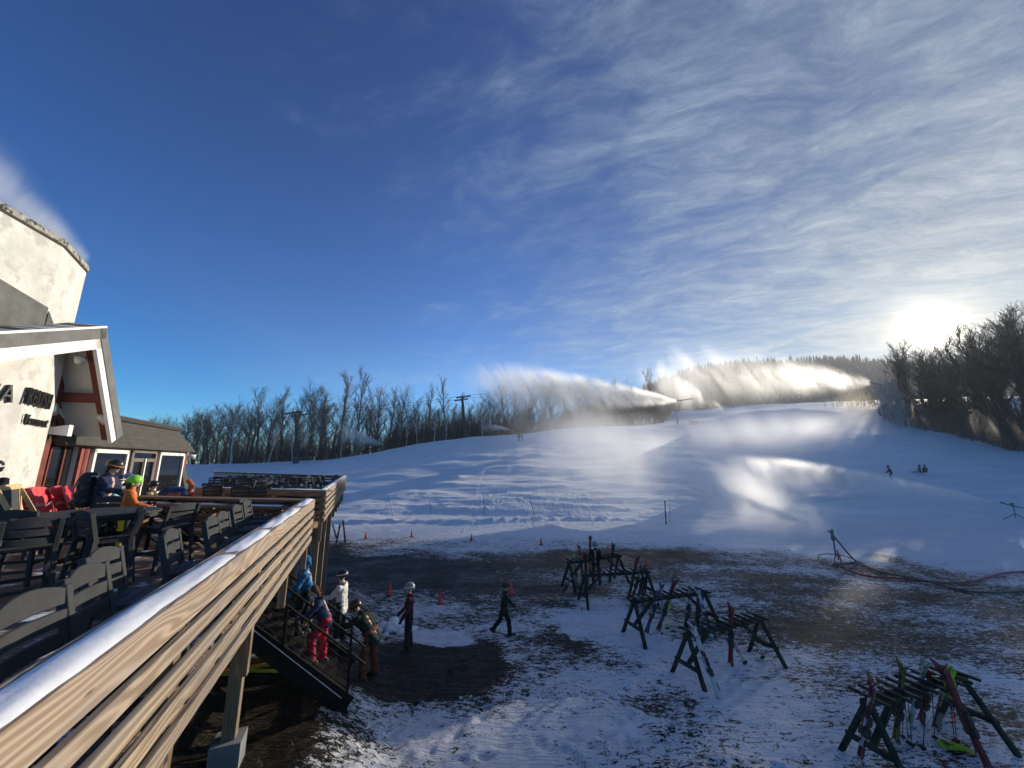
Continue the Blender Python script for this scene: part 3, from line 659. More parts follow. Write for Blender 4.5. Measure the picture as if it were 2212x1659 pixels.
thicket('brushwood', [(78, 79, 75.5, 44, 2, 420), (81, 79, 78.5, 42, 2, 420), (86, 82, 110, 60, 24, 600)], 'tangled brown brushwood at the edge of the wood under the sun', M('brush_brown', (.075, .052, .036), .9, .4, .5), (2, 6), 3, 9)
for i, (u, v, y) in enumerate([(1905, 812, 78), (1920, 806, 76), (1938, 818, 75), (1952, 842, 74), (1930, 846, 74)]):
    x, h = place_top(u, v, y)
    tree('brush', 'frost', 41 + i % 2, x, y, h, f'bush coated white by blown snow, {ORD[i]} from the trail at the tip of the wood', 'frosted bushes at the tip of the wood', 9, 'frosted_bush')
# ---------------------------------------------------------------- decks
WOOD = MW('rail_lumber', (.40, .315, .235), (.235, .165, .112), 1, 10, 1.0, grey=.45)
SLAT = [MW(f'slat_lumber_{i}', (.37 + .03 * i, .295 + .02 * i, .215), (.20, .145, .10), 1, 8, .5, grey=.7) for i in range(3)]
POSTW = MW('post_lumber', (.23, .165, .10), (.15, .10, .06), 2, 5, .5, grey=.4)
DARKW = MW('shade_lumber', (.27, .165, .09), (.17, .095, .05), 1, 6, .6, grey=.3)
XW = MW('cross_lumber', (.36, .22, .12), (.22, .125, .065), 0, 6, .6, grey=.35)
FLOOR = MW('deck_boards', (.25, .165, .115), (.13, .08, .055), 0, 4, .5, snow=.43, grey=.3)
SNOW = M('snow_cap', (.84, .855, .87), .7, .04, 6, bump=.18)
CONC = M('concrete', (.20, .205, .21), .9, .18, 5)
def snow_strip(a, b, w, h, seed, holes=()):
    """lumpy strip of settled snow along a board"""
    r = random.Random(seed); g = G(); L = (b - a).length; t = (b - a).normalized(); s = t.cross(V((0, 0, 1))); n = int(L / .05); rows = []
    for i in range(n + 1):
        q = a + t * (L * i / n); thin = 1
        for hx, hr in holes: thin = min(thin, min(1, abs(L * i / n - hx) / hr))
        row = []
        for j in range(7):
            f = j / 6 - .5; e = (1 - abs(2 * f) ** 4)
            row.append(g.bm.verts.new(q + s * (f * w * (1 + .16 * noise.noise(q * 5 + V((j * .3, seed, 0))))) + V((0, 0, (h * e * thin * (.8 + .55 * noise.noise(q * 2.3 + V((0, j * .5, seed))) + .3 * noise.noise(q * 9 + V((0, j, seed))))) - .004))))
        rows.append(row)
    for A, B in zip(rows, rows[1:]):
        for j in range(6): g.bm.faces.new((A[j], A[j + 1], B[j + 1], B[j]))
    return g
def deck_railing(label, a, b, inner, posts, name='deck_railing', wood=None, slats=None, snow=True, ledge=.155, seed=1, holes=()):
    """a and b: ends of the outer top edge; inner: unit vector towards the deck"""
    L = (b - a).length; ang = math.atan2(-(b - a).x, (b - a).y); t = thing(name, label, 'railing', (a.x, a.y, DZ), ang, 'deck railings')
    sd = 1 if (Matrix.Rotation(-ang, 3, 'Z') @ inner).x > 0 else -1; W = wood or WOOD; S = slats or SLAT
    h = RT_ - DZ
    G().box((sd * .02, L / 2, h - .08), (.04, L, .16)).build('fascia_board', W, t, bevel=.004)
    G().box((sd * (.045 + ledge / 2), L / 2, h - .02), (ledge, L, .04)).build('ledge_board', W, t, bevel=.004)
    for k in range(4):
        G().box((sd * .015, L / 2, h - .245 - .155 * k), (.036, L, .088)).build('slat', S[k % len(S)], t, bevel=.004)
    for y in posts:
        G().box((sd * .085, y, (h - .05 - .35) / 2), (.09, .09, h - .05 + .35)).build('post', POSTW if W is WOOD else W, t)
    if snow:
        o = snow_strip(V((sd * (.018 + ledge / 2), .03, h)), V((sd * (.018 + ledge / 2), L - .03, h)), ledge + .01, .022, seed, holes).build('snow_cover', SNOW, t, smooth=True)
    return t
def hgt(v, z): return V((v.x, v.y, z))
A0, A1 = dp(-1.2, OUT), dp(8.53, OUT)
B0, B1 = dp(11.05, OUT), dp(23.6, OUT)
C1 = V((-8.1, 8.6, 0)); E1 = V((-9.0, 11.3, 0)); F1 = V((-24.5, 32.5, 0))
deck_railing('long weathered railing beside the dark bar chairs with blue snow on its ledge', A0, A1, -P, [.4, 2.2, 4.0, 5.8, 7.6, 9.6], seed=2, holes=((6.1, .25), (4.9, .2), (8.3, .5)))
deck_railing('outer slatted railing of the far deck above the leaning skis', B0, B1, -P, [.1, 1.6, 3.2, 4.8, 6.4, 8.0, 9.6, 11.2], seed=3)
def crossrail(label, a, b, inner, posts, seed, ledge=.2, drink=0):
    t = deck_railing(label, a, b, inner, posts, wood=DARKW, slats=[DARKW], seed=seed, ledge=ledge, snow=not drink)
    if drink:
        L = (b - a).length; ang = t.rotation_euler.z; sd = 1 if (Matrix.Rotation(-ang, 3, 'Z') @ inner).x > 0 else -1; h = RT_ - DZ
        G().box((sd * .28, L / 2, h - .13), (.42, L, .04)).build('drink_shelf', DARKW, t)
        snow_strip(V((sd * .26, .4, h - .108)), V((sd * .26, L - .2, h - .108)), .18, .02, seed, ((1.2, .5), (2.6, .4))).build('snow_cover', SNOW, t, smooth=True)
    return t
QN = (A1 - C1).normalized()
crossrail('end railing with a snowy drink shelf at the head of the stair', hgt(A1, 0) - QN * .05, C1, V((QN.y, -QN.x, 0)) * (1 if V((QN.y, -QN.x, 0)).dot(-D) > 0 else -1), [.6, 2.2, 3.9], 5, drink=1)
QF = (B0 - E1).normalized(); nf = V((QF.y, -QF.x, 0)); nf = nf if nf.dot(D) > 0 else -nf
crossrail('dark brown end railing of the far deck facing the stair', hgt(B0, 0) - QF * .05, E1, nf, [.6, 2.2, 3.9], 6)
QG = (B1 - F1).normalized(); ng = V((QG.y, -QG.x, 0)); ng = ng if ng.dot(-D) > 0 else -ng
crossrail('distant end railing of the far deck below the snow slope', hgt(B1, 0) - QG * .05, F1, ng, [1, 3, 5, 7, 9, 11, 13], 7)
def deck(name, label, poly, posts, joist_dir):
    t = thing(name, label, 'deck', (0, 0, 0), AZ); Mi = Matrix.Rotation(-AZ, 3, 'Z')
    loc = [Mi @ V((q.x, q.y, 0)) for q in poly]
    # boards run across (local x) so the seams read as planks
    ys = [q.y for q in loc]; g = G(); y = min(ys)
    def span(y):
        xs = []
        for a, b in zip(loc, loc[1:] + loc[:1]):
            if (a.y - y) * (b.y - y) < 0: xs.append(a.x + (b.x - a.x) * (y - a.y) / (b.y - a.y))
        return (min(xs), max(xs)) if len(xs) >= 2 else None
    while y < max(ys) - .14:
        s = span(y + .07)
        if s: g.box(((s[0] + s[1]) / 2, y + .068, DZ - .02 + random.uniform(-.002, .002)), (s[1] - s[0], .136, .04))
        y += .142
    g.build('floor', FLOOR, t)
    for a, b in zip(loc, loc[1:] + loc[:1]):
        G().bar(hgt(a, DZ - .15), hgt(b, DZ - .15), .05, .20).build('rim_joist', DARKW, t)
    y = min(ys) + .4
    while y < max(ys):
        s = span(y)
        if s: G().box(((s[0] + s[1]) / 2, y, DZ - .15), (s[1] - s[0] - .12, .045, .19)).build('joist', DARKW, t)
        y += .55
    for d_, p_ in posts:
        q = dp(d_, p_); zg = H(q.x, q.y)
        o = G().box((p_, d_, (zg + .35 + DZ - .05) / 2), (.19, .19, DZ - .05 - zg - .35)).build('support_post', POSTW, t)
        G().box((p_, d_, zg + .12), (.42, .42, .55)).build('concrete_pier', CONC, o)
    return t
i_ = -P * .30
deck('wooden_deck', 'near plank deck with patchy snow and dark bar furniture', [A0 + i_, A1 + i_, C1, dp(8.0, -7.6), dp(-1.2, -9)], [(.8, -1.75), (3.2, -1.7), (5.4, -1.7), (8.3, -1.7), (3.2, -4.5), (8.2, -4.6)], 0)
deck('wooden_deck', 'far plank deck on tall posts packed with chairs and tables', [B0 + i_, B1 + i_, F1, dp(27, -8.2), dp(22, -8.2), dp(22, -7.5), dp(11.6, -7.5), E1], [(11.3, -1.0), (13.2, -1.0), (15.2, -1.0), (17.2, -2.2), (19.4, -2.5), (22.2, -2.8), (11.8, -2.6), (12.0, -5.2), (16, -4.5)], 0)
deck('wooden_deck', 'plank walkway along the lodge between the two decks', [C1 + D * .02, dp(8.02, -7.58), dp(11.58, -7.48), E1 - D * .05, dp(11.0, -3.75), dp(9.35, -3.75)], [(9.6, -4.2)], 0)

# ---------------------------------------------------------------- stair
def build_stair():
    t = thing('outdoor_stair', 'dark steel stair with barred railings going down between the decks', 'staircase', (0, 0, 0), AZ)
    IRON = M('stair_iron', (.009, .0085, .0085), .65, .3, 6); TR = M('stair_tread', (.025, .021, .018), .8, .4, 5)
    x0, z0, x1, z1 = -3.6, DZ - .02, .02, .52                      # along local x (outwards), near side y = 9.35, far side y = 11.0
    n = 16; sl = (z1 - z0) / (x1 - x0)
    for k in range(1, n):
        x = lerp(x0, x1, k / n); z = lerp(z0, z1, k / n)
        G().box((x + .06, 10.17, z), (.28, 1.6, .045)).build('tread', TR, t)
    for y in (9.36, 10.98):
        G().bar((x0, y, z0 - .12), (x1 + .02, y, z1 - .06), .05, .36).build('stringer', IRON, t)
    snow = M('stair_frost', (.6, .62, .66), .8, .2, 6)
    G().bar((x0 + .6, 9.335, z0 + .075 + .6 * sl), (x1 - .1, 9.335, z1 + .125), .02, .012).build('frost_line', snow, t)
    for y, nm in ((9.36, 'railing'), (10.17, 'handrail'), (10.98, 'railing')):
        r = thing(nm, None, None); r.parent = t; top = .86
        G().tube([(x0 - .1, y, z0 + top), (x1 + .05, y, z1 + top), (x1 + .3, y, z1 + top - .22)], .026, 8).build('top_rail', IRON, r)
        if nm == 'railing':
            for q in range(4): G().tube([(x0, y, z0 + top - .16 - .15 * q), (x1, y, z1 + top - .16 - .15 * q)], .012, 6).build('rail_bar', IRON, r)
        for f in ((0, .33, .66, 1) if nm == 'railing' else (0, .5, 1)):
            x, z = lerp(x0, x1, f), lerp(z0, z1, f); G().box((x, y, z + top / 2 - .15), (.05, .05, top + .3 + (.25 if f == 1 else 0))).build('baluster_post', IRON, r)
build_stair()

# ---------------------------------------------------------------- lodge
STUC = M('white_stucco', (.60, .585, .54), .92, .16, 2.2, bump=.9, c2=(.47, .455, .42), thr=.55)
WHITE = M('white_trim', (.78, .76, .71), .6, .08, 5)
RED = MW('barn_red', (.20, .055, .042), (.15, .04, .032), 2, 5, .3)
REDB = MW('red_beam', (.21, .058, .042), (.15, .042, .03), 1, 5, .3)
GREYF = M('grey_fascia', (.155, .155, .15), .75, .2, 3)
SOFF = M('pale_soffit', (.78, .74, .67), .8, .05, 4)
def glass_mat():
    m, nt, b = nodes('window_glass'); b.inputs['Base Color'].default_value = (.012, .013, .015, 1); b.inputs['Roughness'].default_value = .06; b.inputs['Specular IOR Level'].default_value = .7
    return m
GLASS = glass_mat()
def shingle_mat():
    m, nt, b = nodes('wood_shingles'); n = N(nt); co = n.obj()
    br = n.new('ShaderNodeTexBrick'); s = n.new('ShaderNodeSeparateXYZ'); nt.links.new(co, s.inputs[0]); c = n.new('ShaderNodeCombineXYZ')
    n.put(c.inputs[0], s.outputs[1]); n.put(c.inputs[1], s.outputs[2]); nt.links.new(c.outputs[0], br.inputs['Vector'])
    br.inputs['Scale'].default_value = 1; br.inputs['Brick Width'].default_value = .34; br.inputs['Row Height'].default_value = .15; br.inputs['Mortar Size'].default_value = .012
    for i, v in (('Color1', (.085, .08, .065, 1)), ('Color2', (.055, .052, .043, 1)), ('Mortar', (.03, .028, .025, 1))): br.inputs[i].default_value = v
    f = n.noise(co, 6, 4, .6); col = n.mix(.5, br.outputs[0], n.ramp(f, [(.3, (.04, .04, .032)), (.7, (.11, .10, .08))]))
    nt.links.new(col, b.inputs['Base Color']); b.inputs['Roughness'].default_value = .9
    nt.links.new(n.bump(br.outputs['Fac'], -.6, .02), b.inputs['Normal']); return m
SHING = shingle_mat()
def roof_mat():
    m, nt, b = nodes('snowy_roof'); n = N(nt); co = n.obj()
    st = n.mapping(co, scale=(.25, 3.0, 1)); f = n.noise(st, 2.2, 4, .6)
    col = n.mix(n.rng(f, .52, .58), (.03, .03, .032), (.8, .83, .88)); nt.links.new(col, b.inputs['Base Color']); b.inputs['Roughness'].default_value = .8; return m
ROOFM = roof_mat()
def text_mesh(body, size, ext, shear=0, spacing=1.0, sx=1.0):
    cu = bpy.data.curves.new('lettering', 'FONT'); cu.body = body; cu.size = size; cu.extrude = ext; cu.shear = shear; cu.space_character = spacing
    tmp = bpy.data.objects.new('tmp', cu); COL.objects.link(tmp); dg = bpy.context.evaluated_depsgraph_get()
    me = bpy.data.meshes.new_from_object(tmp.evaluated_get(dg)); bpy.data.objects.remove(tmp)
    for v in me.vertices: v.co.x *= sx
    return me
LZ = 3.45                                # sill line the lodge walls are measured from
def build_lodge():
    t = thing('ski_lodge', 'white chimneyed ski lodge with a steep red-beamed gable and a shingled wing', 'lodge', (0, 0, 0), AZ)
    # chimney: folded stucco prism in the gable end (local x = outwards, y = along the deck)
    poly = [(-9.4, 9.0), (-7.30, 9.0), (-6.90, 11.3), (-7.20, 12.72), (-9.4, 12.72)]
    ch = G().prism(poly, LZ - .4, 10.12).build('chimney', STUC, t)
    cap = []
    for s, z0, z1 in ((1.012, 10.12, 10.17), (1.02, 10.17, 10.30)):
        pc = [((x + 8.4) * s - 8.4, (y - 10.9) * s + 10.9) for x, y in poly]
        if s > 1.015: G().prism(pc, z0, z1).build('coping', M('mossy_coping', (.34, .33, .29), .95, .3, 9, bump=.8, c2=(.05, .048, .04), thr=.5), ch)
        else: G().prism(pc, z0, z1).build('drip_edge', M('dark_drip', (.06, .055, .05), .8, .2, 5), ch)
    G().prism([(-8.6, 9.2), (-7.7, 9.2), (-7.7, 11.2), (-8.6, 11.2)], 10.36, 10.62).build('clay_kerb', M('orange_clay', (.50, .20, .09), .8, .2, 5), ch)
    for yy, hh in ((9.6, .9), (11.9, .42)):
        fl = G().box((-8.1, yy, 10.36 + hh * .35), (.5, .5, hh * .7)).build('flue', M('flue_metal', (.03, .03, .032), .5, .2, 6), ch)
        f = G(); c = V((-8.1, yy, 10.36 + hh * .8)); q = [(-.5, -.55), (.5, -.55), (.5, .55), (-.5, .55)]
        ring = [f.bm.verts.new(c + V((a, b, 0))) for a, b in q]; tip = f.bm.verts.new(c + V((0, 0, .32))); f.bm.faces.new(ring[::-1])
        for k in range(4): f.bm.faces.new((ring[k], ring[(k + 1) % 4], tip))
        f.build('flue_cap', MATS['flue_metal'], fl)
    # stepped metal flashing where the roof meets the chimney
    g = G()
    for k, (a, b, h) in enumerate(((9.0, 10.2, .75), (10.25, 11.28, .95))):
        xa = lerp(-7.30, -6.90, (a - 9) / 2.3) + .02; xb = lerp(-7.30, -6.90, (b - 9) / 2.3) + .02
        g.ext([(xa, a, 7.55), (xb, b, 7.75), (xb, b, 7.95 + h * .7), (xa, a, 7.85 + h)], (.015, 0, 0))
    g.ext([(-6.885, 11.32, 7.75), (-7.10, 12.3, 7.85), (-7.10, 12.3, 8.0), (-6.885, 11.32, 8.55)], (.015, 0, 0))
    g.build('flashing', M('zinc_flashing', (.115, .115, .105), .6, .35, 2.5), ch)
    # gable roof: ridge runs inwards; shallow slope towards the camera, steep slope away
    apex, eave_n, eave_f = (12.42, 8.64), (6.6, 6.43), (14.1, 5.98)          # (y, z)
    xo, xi = -6.45, -10.5
    def slab(a, b, th, x0, x1):
        dy, dz = b[0] - a[0], b[1] - a[1]; L = math.hypot(dy, dz); n = (dz / L * th, -dy / L * th); sgn = 1 if n[1] < 0 else -1
        return G().ext([(x0, a[0], a[1]), (x0, b[0], b[1]), (x0, b[0] + n[0] * sgn, b[1] + n[1] * sgn), (x0, a[0] + n[0] * sgn, a[1] + n[1] * sgn)], (x1 - x0, 0, 0))
    rf = slab(apex, eave_n, .07, xo + .02, xi).build('roof', ROOFM, t); slab(apex, eave_f, .07, xo + .02, xi).build('roof_slope', SHING, rf)
    def rake(a, b, off, wd, x0, x1, name, mat):
        dy, dz = b[0] - a[0], b[1] - a[1]; L = math.hypot(dy, dz); n = V((0, dz / L, -dy / L)); n = n if n.z < 0 else -n
        A, B = V((x0, *a)) + n * off, V((x0, *b)) + n * off
        return G().ext([A, B, B + n * wd, A + n * wd], (x1 - x0, 0, 0)).build(name, mat, t)
    rake(apex, eave_n, .0, .05, xo + .06, xo - .02, 'drip_trim', WHITE)
    rake(apex, eave_n, .05, .27, xo + .04, xo - .04, 'rake_board', GREYF); rake(apex, eave_n, .32, .25, xo + .02, xo - .06, 'rake_trim', WHITE)
    rake(apex, eave_f, .0, .27, xo + .04, xo - .04, 'rake_board', GREYF); rake(apex, eave_f, .27, .20, xo + .02, xo - .06, 'rake_trim', WHITE)
    # soffit and beams under both slopes
    for e in (eave_n, eave_f):
        rake(apex, e, .12, .03, xo - .05, xi, 'soffit', SOFF)
    rake(apex, eave_f, .14, .17, xo - .07, xo - .27, 'red_beam', REDB); rake(apex, eave_f, .14, .2, xo - 1.05, xo - 1.3, 'red_beam', REDB)
    def on_rake(f): return V((0, lerp(apex[0], eave_f[0], f), lerp(apex[1], eave_f[1], f)))
    q = on_rake(.60); G().box(((xo - .1 + xo - 1.3) / 2, q.y - .22, q.z - .18), (1.3, .2, .22)).build('cross_beam', REDB, t)
    # gable wall right of the chimney: red post, tall window, red corner board
    xw = -7.32
    G().box((xw - .22, 12.96, (LZ + 7.6) / 2 - .05), (.36, .46, 7.6 - LZ)).build('red_post', RED, t)
    G().box((xw - .30, 13.9, LZ + .42), (.14, 1.5, .84)).build('apron_wall', RED, t)
    wf = G()
    for a, b in (((13.22, LZ + .88), (14.55, LZ + .88)), ((13.22, LZ + 3.2), (13.8, LZ + 2.9)), ((14.55, LZ + .8), (14.55, LZ + 2.4)), ((13.8, LZ + 3.0), (14.55, LZ + 2.3))): wf.bar((xw - .22, *a), (xw - .22, *b), .12, .1, (1, 0, 0))
    w = wf.build('window', WHITE, t)
    G().ext([(xw - .27, 13.2, LZ + .88), (xw - .27, 14.55, LZ + .88), (xw - .27, 14.55, LZ + 2.3), (xw - .27, 13.8, LZ + 3.0), (xw - .27, 13.2, LZ + 3.6)], (-.02, 0, 0)).build('pane', GLASS, w)
    for yy in (13.6, 14.1): G().box((xw - .24, yy, LZ + 1.9), (.04, .05, 2.1)).build('mullion', REDB, w)
    G().box((xw - .2, 14.7, LZ + 1.6), (.2, .16, 3.2)).build('corner_board', RED, t)
    G().box((-8.3, 10.5, LZ + 1.6), (1.2, 8, 3.6)).build('wall', RED, t)
    G().box((-9.6, 13.0, LZ + 1.8), (3.2, 5.2, 4.0)).build('wall', RED, t)
    # shingled wing: wall plane x = -7.42
    xs = -7.42; y0, y1 = 14.5, 21.6; zt = 6.62
    sid = M('red_siding', (.27, .085, .07), .7, .12, 4)
    G().box((xs - .1, (y0 + y1) / 2, LZ + 1.15), (.2, y1 - y0, 2.3)).build('siding_wall', sid, t)
    g = G()
    for k in range(24): g.box((xs + .004, y0 + .15 + k * .3, LZ + 1.15), (.012, .02, 2.28))
    g.build('siding_groove', M('siding_line', (.12, .035, .03), .8, .2, 5), t)
    m = G(); m.ext([(xs + .30, 0, LZ + 2.22), (xs + .12, 0, LZ + 2.18), (xs - 1.0, 0, zt), (xs - .5, 0, zt)], (0, y1 - 13.3, 0)); m.xf(Matrix.Translation((0, 13.3, 0))); m.build('mansard_roof', SHING, t)
    G().ext([(xs + .55, y1 - .45, LZ - .3), (xs + .55, y1 + .1, LZ - .3), (xs - .5, y1 + .0, zt - .02), (xs - .5, y1 - .45, zt - .02)], (-.3, 0, 0)).build('mansard_corner', SHING, t)
    G().ext([(xs + .3, y1 + .2, LZ - .3), (xs - 5, y1 + .2, LZ - .3), (xs - 5, y1 + .02, zt - .02), (xs - .5, y1 + .02, zt - .02)], (0, -.15, 0)).build('end_wall', SHING, t)
    G().box((xs - 3, (13.3 + y1) / 2 + .05, zt + .05), (5.2, y1 - 13.0, .12)).build('flat_roof', M('roof_edge', (.05, .048, .045), .7, .2, 4), t)
    G().box((xs - .46, (13.3 + y1) / 2 + .05, zt + .09), (.08, y1 - 13.0, .14)).build('gutter', M('gutter_dark', (.06, .055, .05), .5, .2, 4), t)
    def opening(name, ya, yb, za, zb, frame, th=.11):
        f = G(); x = xs + .05
        for A, B in (((ya, za), (yb, za)), ((ya, zb), (yb, zb)), ((ya, za), (ya, zb)), ((yb, za), (yb, zb))): f.bar((x, *A), (x, *B), th, .1, (1, 0, 0), ext=th / 2)
        o = f.build(name, frame, t)
        G().box((xs + .02, (ya + yb) / 2, (za + zb) / 2), (.03, yb - ya, zb - za)).build('pane', GLASS, o); return o
    opening('window', 14.95, 16.65, LZ + .62, LZ + 2.1, WHITE); opening('window', 18.9, 21.0, LZ + .62, LZ + 2.1, WHITE)
    DOORC = M('door_frame', (.17, .15, .125), .6, .15, 4)
    opening('door_surround', 16.95, 18.55, LZ + .05, LZ + 2.15, DOORC, .12)
    for a, b in ((17.02, 17.74), (17.78, 18.5)):
        d = G(); x = xs + .07
        for A, B in (((a, LZ + .1), (b, LZ + .1)), ((a, LZ + 1.85), (b, LZ + 1.85)), ((a, LZ + .1), (a, LZ + 1.85)), ((b, LZ + .1), (b, LZ + 1.85))): d.bar((x, *A), (x, *B), .12, .05, (1, 0, 0), ext=.05)
        o = d.build('door', DOORC, t); G().tube([(x + .07, (a if a > 17.5 else b), LZ + .95), (x + .07, (a if a > 17.5 else b), LZ + 1.2)], .015, 6).build('handle', WHITE, o)
    G().box((xs + .12, 17.76, LZ + 1.0), (.03, .07, 1.8)).build('door_meeting_strip', WHITE, t)
    # lettering on the chimney
    LET = M('letter_black', (.02, .02, .021), .5, .2, 8)
    def letters(body, size, p0, p1, y, z, nm, sx, shear=0, sp=1.0, ext=.035):
        me = text_mesh(body, size, ext, shear, sp, sx); me.materials.append(LET)
        o = bpy.data.objects.new(nm, me); COL.objects.link(o); o.parent = ch
        d = V((p1[0] - p0[0], p1[1] - p0[1], 0)).normalized(); nrm = V((d.y, -d.x, 0))
        Mx = Matrix((d, V((0, 0, 1)), nrm)).transposed().to_4x4(); f = (y - p0[1]) / (p1[1] - p0[1])
        Mx.translation = V((lerp(p0[0], p1[0], f), y, z)) + nrm * .045; o.matrix_basis = Mx
    F0, F1_, F2 = (-7.30, 9.0), (-6.90, 11.3), (-7.20, 12.72)
    letters('SUGA', .52, F0, F1_, 9.93, 6.42, 'lettering', .72, .12, 1.25); letters('RBUSH', .52, F1_, F2, 11.22, 6.44, 'lettering', .66, .12, 1.12)
    letters('Vermont', .32, F1_, F2, 11.34, 6.02, 'lettering', .95, .35, 1.0, .02)
    # lamps and the loudspeaker under the overhang
    def flood(name, loc, aim, mat, r=.10):
        aim = V(aim).normalized(); o = G().tube([V(loc), V(loc) + aim * .08, V(loc) + aim * .26], [r * .5, r * .75, r], 12).build(name, mat, t, smooth=True)
        G().tube([V(loc) - aim * .02, V(loc) + V((0, 0, .16))], .025, 6).build('bracket', mat, o)
    flood('flood_lamp', (xo - .45, 12.55, 7.85), (.6, -.5, -.8), WHITE); flood('flood_lamp', (xo - .38, 12.75, 7.8), (.8, .4, -.6), WHITE); flood('flood_lamp', (xo - .25, 13.45, 6.45), (.4, .6, -.5), WHITE, .13)
    flood('flood_lamp', (-6.75, 9.4, 7.0), (.8, .2, -.5), M('lamp_grey', (.25, .25, .24), .5, .1, 8)); flood('flood_lamp', (xs + .35, 20.6, LZ + 2.05), (.9, .2, -.2), WHITE, .11)
    hx, hy, hz = xw + .0, 12.96, 6.0
    ho = G().xf(Matrix()); ho.ext([(hx, hy - .03, hz + .06), (hx, hy - .03, hz - .10), (hx + .34, hy + .02, hz - .14), (hx + .34, hy + .02, hz + .14)], (0, .16, 0)); ho.build('horn_speaker', M('horn_white', (.72, .72, .68), .5, .05, 8), t)
    G().lathe([(.07, 0), (.09, .03), (.09, .28), (.05, .33)], 14, (hx - .02, hy, hz + .35)).build('wall_lantern', M('lantern_silver', (.55, .55, .53), .25, .1, 8, metal=.8), t, smooth=True)
    G().box((hx - .05, hy, hz + .05), (.1, .14, .7)).build('speaker_bracket', M('bracket_green', (.03, .045, .04), .6, .2, 8), t)
build_lodge()
# things under the near deck: coiled yellow and red fencing on pale boards
def hose_heap():
    t = thing('fence_bundle', 'yellow and red rolled netting stored on boards under the stair', 'bundle', G0(585, 1455), AZ); q = t.location; z = H(q.x, q.y); t.location.z = z
    r = random.Random(4); cs = [M('yellow_plastic', (.62, .52, .05), .5, .2, 6), M('red_plastic', (.42, .05, .04), .5, .2, 6), M('white_plastic', (.6, .58, .5), .6, .2, 6)]
    for k in range(9):
        a = r.uniform(-.35, .35); o = V((r.uniform(-.5, .5), r.uniform(-.5, .5), .12 + .05 * (k % 6)))
        d = V((math.cos(a), math.sin(a), r.uniform(-.08, .12))); G().tube([o - d * 1.1, o + V((0, 0, .05)), o + d * 1.1], .035, 6).build('roll', cs[(0, 0, 1, 0, 2)[k % 5]], t)
hose_heap()
# ---------------------------------------------------------------- deck furniture
POLY = M('charcoal_lumber', (.048, .050, .052), .6, .18, 7, bump=.25)
POLYS = M('charcoal_snowy', (.05, .052, .054), .6, .18, 7, bump=.25, c2=(.8, .83, .88), thr=.60)
def chair_parts():
    """bar chair facing +y, back at -y: [(name, G)]"""
    W, D_, SH, BH = .52, .47, .74, 1.16; out = []
    for s in (-1, 1):
        g = G(); g.bar((s * (W / 2 + .035), D_ / 2 + .05, 0), (s * (W / 2 - .03), D_ / 2 - .03, SH), .045, .055, (0, 1, 0)); out.append(('leg', g))
        g = G(); g.bar((s * (W / 2 + .035), -D_ / 2 - .05, 0), (s * (W / 2 - .025), -D_ / 2 + .01, SH), .045, .06, (0, 1, 0)); g.bar((s * (W / 2 - .025), -D_ / 2 + .01, SH - .02), (s * (W / 2 - .025), -D_ / 2 - .09, BH - .02), .05, .055, (0, 1, 0)); out.append(('leg', g))
    g = G()
    for k in range(5): g.box((0, -D_ / 2 + .06 + k * .092, SH + .012), (W, .084, .026))
    for s in (-1, 1): g.bar((s * (W / 2 - .03), -D_ / 2 + .02, SH - .04), (s * (W / 2 - .03), D_ / 2 - .02, SH - .04), .028, .075)
    g.box((0, D_ / 2 - .02, SH - .04), (W - .06, .028, .075)); out.append(('seat', g))
    for k, (z, h, arch) in enumerate(((.845, .09, 0), (.965, .09, 0), (1.085, .095, .045))):
        g = G(); n = 8; f = (z - SH) / (BH - SH); yb = -D_ / 2 + .01 - .10 * f; poly = []
        for i in range(n + 1):
            x = lerp(-W / 2 + .05, W / 2 - .05, i / n); poly.append((x, yb - .028 * (1 - (2 * i / n - 1) ** 2), z - h / 2))
        for i in range(n, -1, -1):
            x = lerp(-W / 2 + .05, W / 2 - .05, i / n); poly.append((x, yb - .028 * (1 - (2 * i / n - 1) ** 2) - .012, z + h / 2 + arch * (1 - (2 * i / n - 1) ** 2)))
        for i in range(n):
            a, b, c, d = poly[i], poly[i + 1], poly[2 * n - i], poly[2 * n + 1 - i]; g.ext([a, b, c, d], (0, .022, 0))
        bmesh.ops.remove_doubles(g.bm, verts=g.bm.verts, dist=.0005); out.append(('back_slat', g))
    for z, y in ((.28, D_ / 2 + .015), (.22, -D_ / 2 - .03)): out.append(('footrest', G().box((0, y, z), (W + .01, .028, .05))))
    for s in (-1, 1): out.append(('side_rail', G().bar((s * (W / 2 + .008), -D_ / 2 - .02, .33), (s * (W / 2 + .008), D_ / 2 + .02, .33), .026, .05)))
    return out
CH0 = thing('bar_chair', 'charcoal slatted bar chair', 'chair', (0, 0, -50), 0, 'charcoal bar chairs on the near deck'); CH0.scale = (.9, .86, .815)
for nm, g in chair_parts(): g.build(nm, POLY, CH0, bevel=.004)
first_chair = [True]
def chair(d, p, face, label):
    """face: compass direction the sitter looks, degrees left of north"""
    q = dp(d, p, DZ)
    if first_chair[0]:
        first_chair[0] = False; CH0.location = q; CH0.rotation_euler = (0, 0, R(face)); CH0['label'] = label; return CH0
    return dup(CH0, q, R(face), label)
RZ = 20.7 - 90
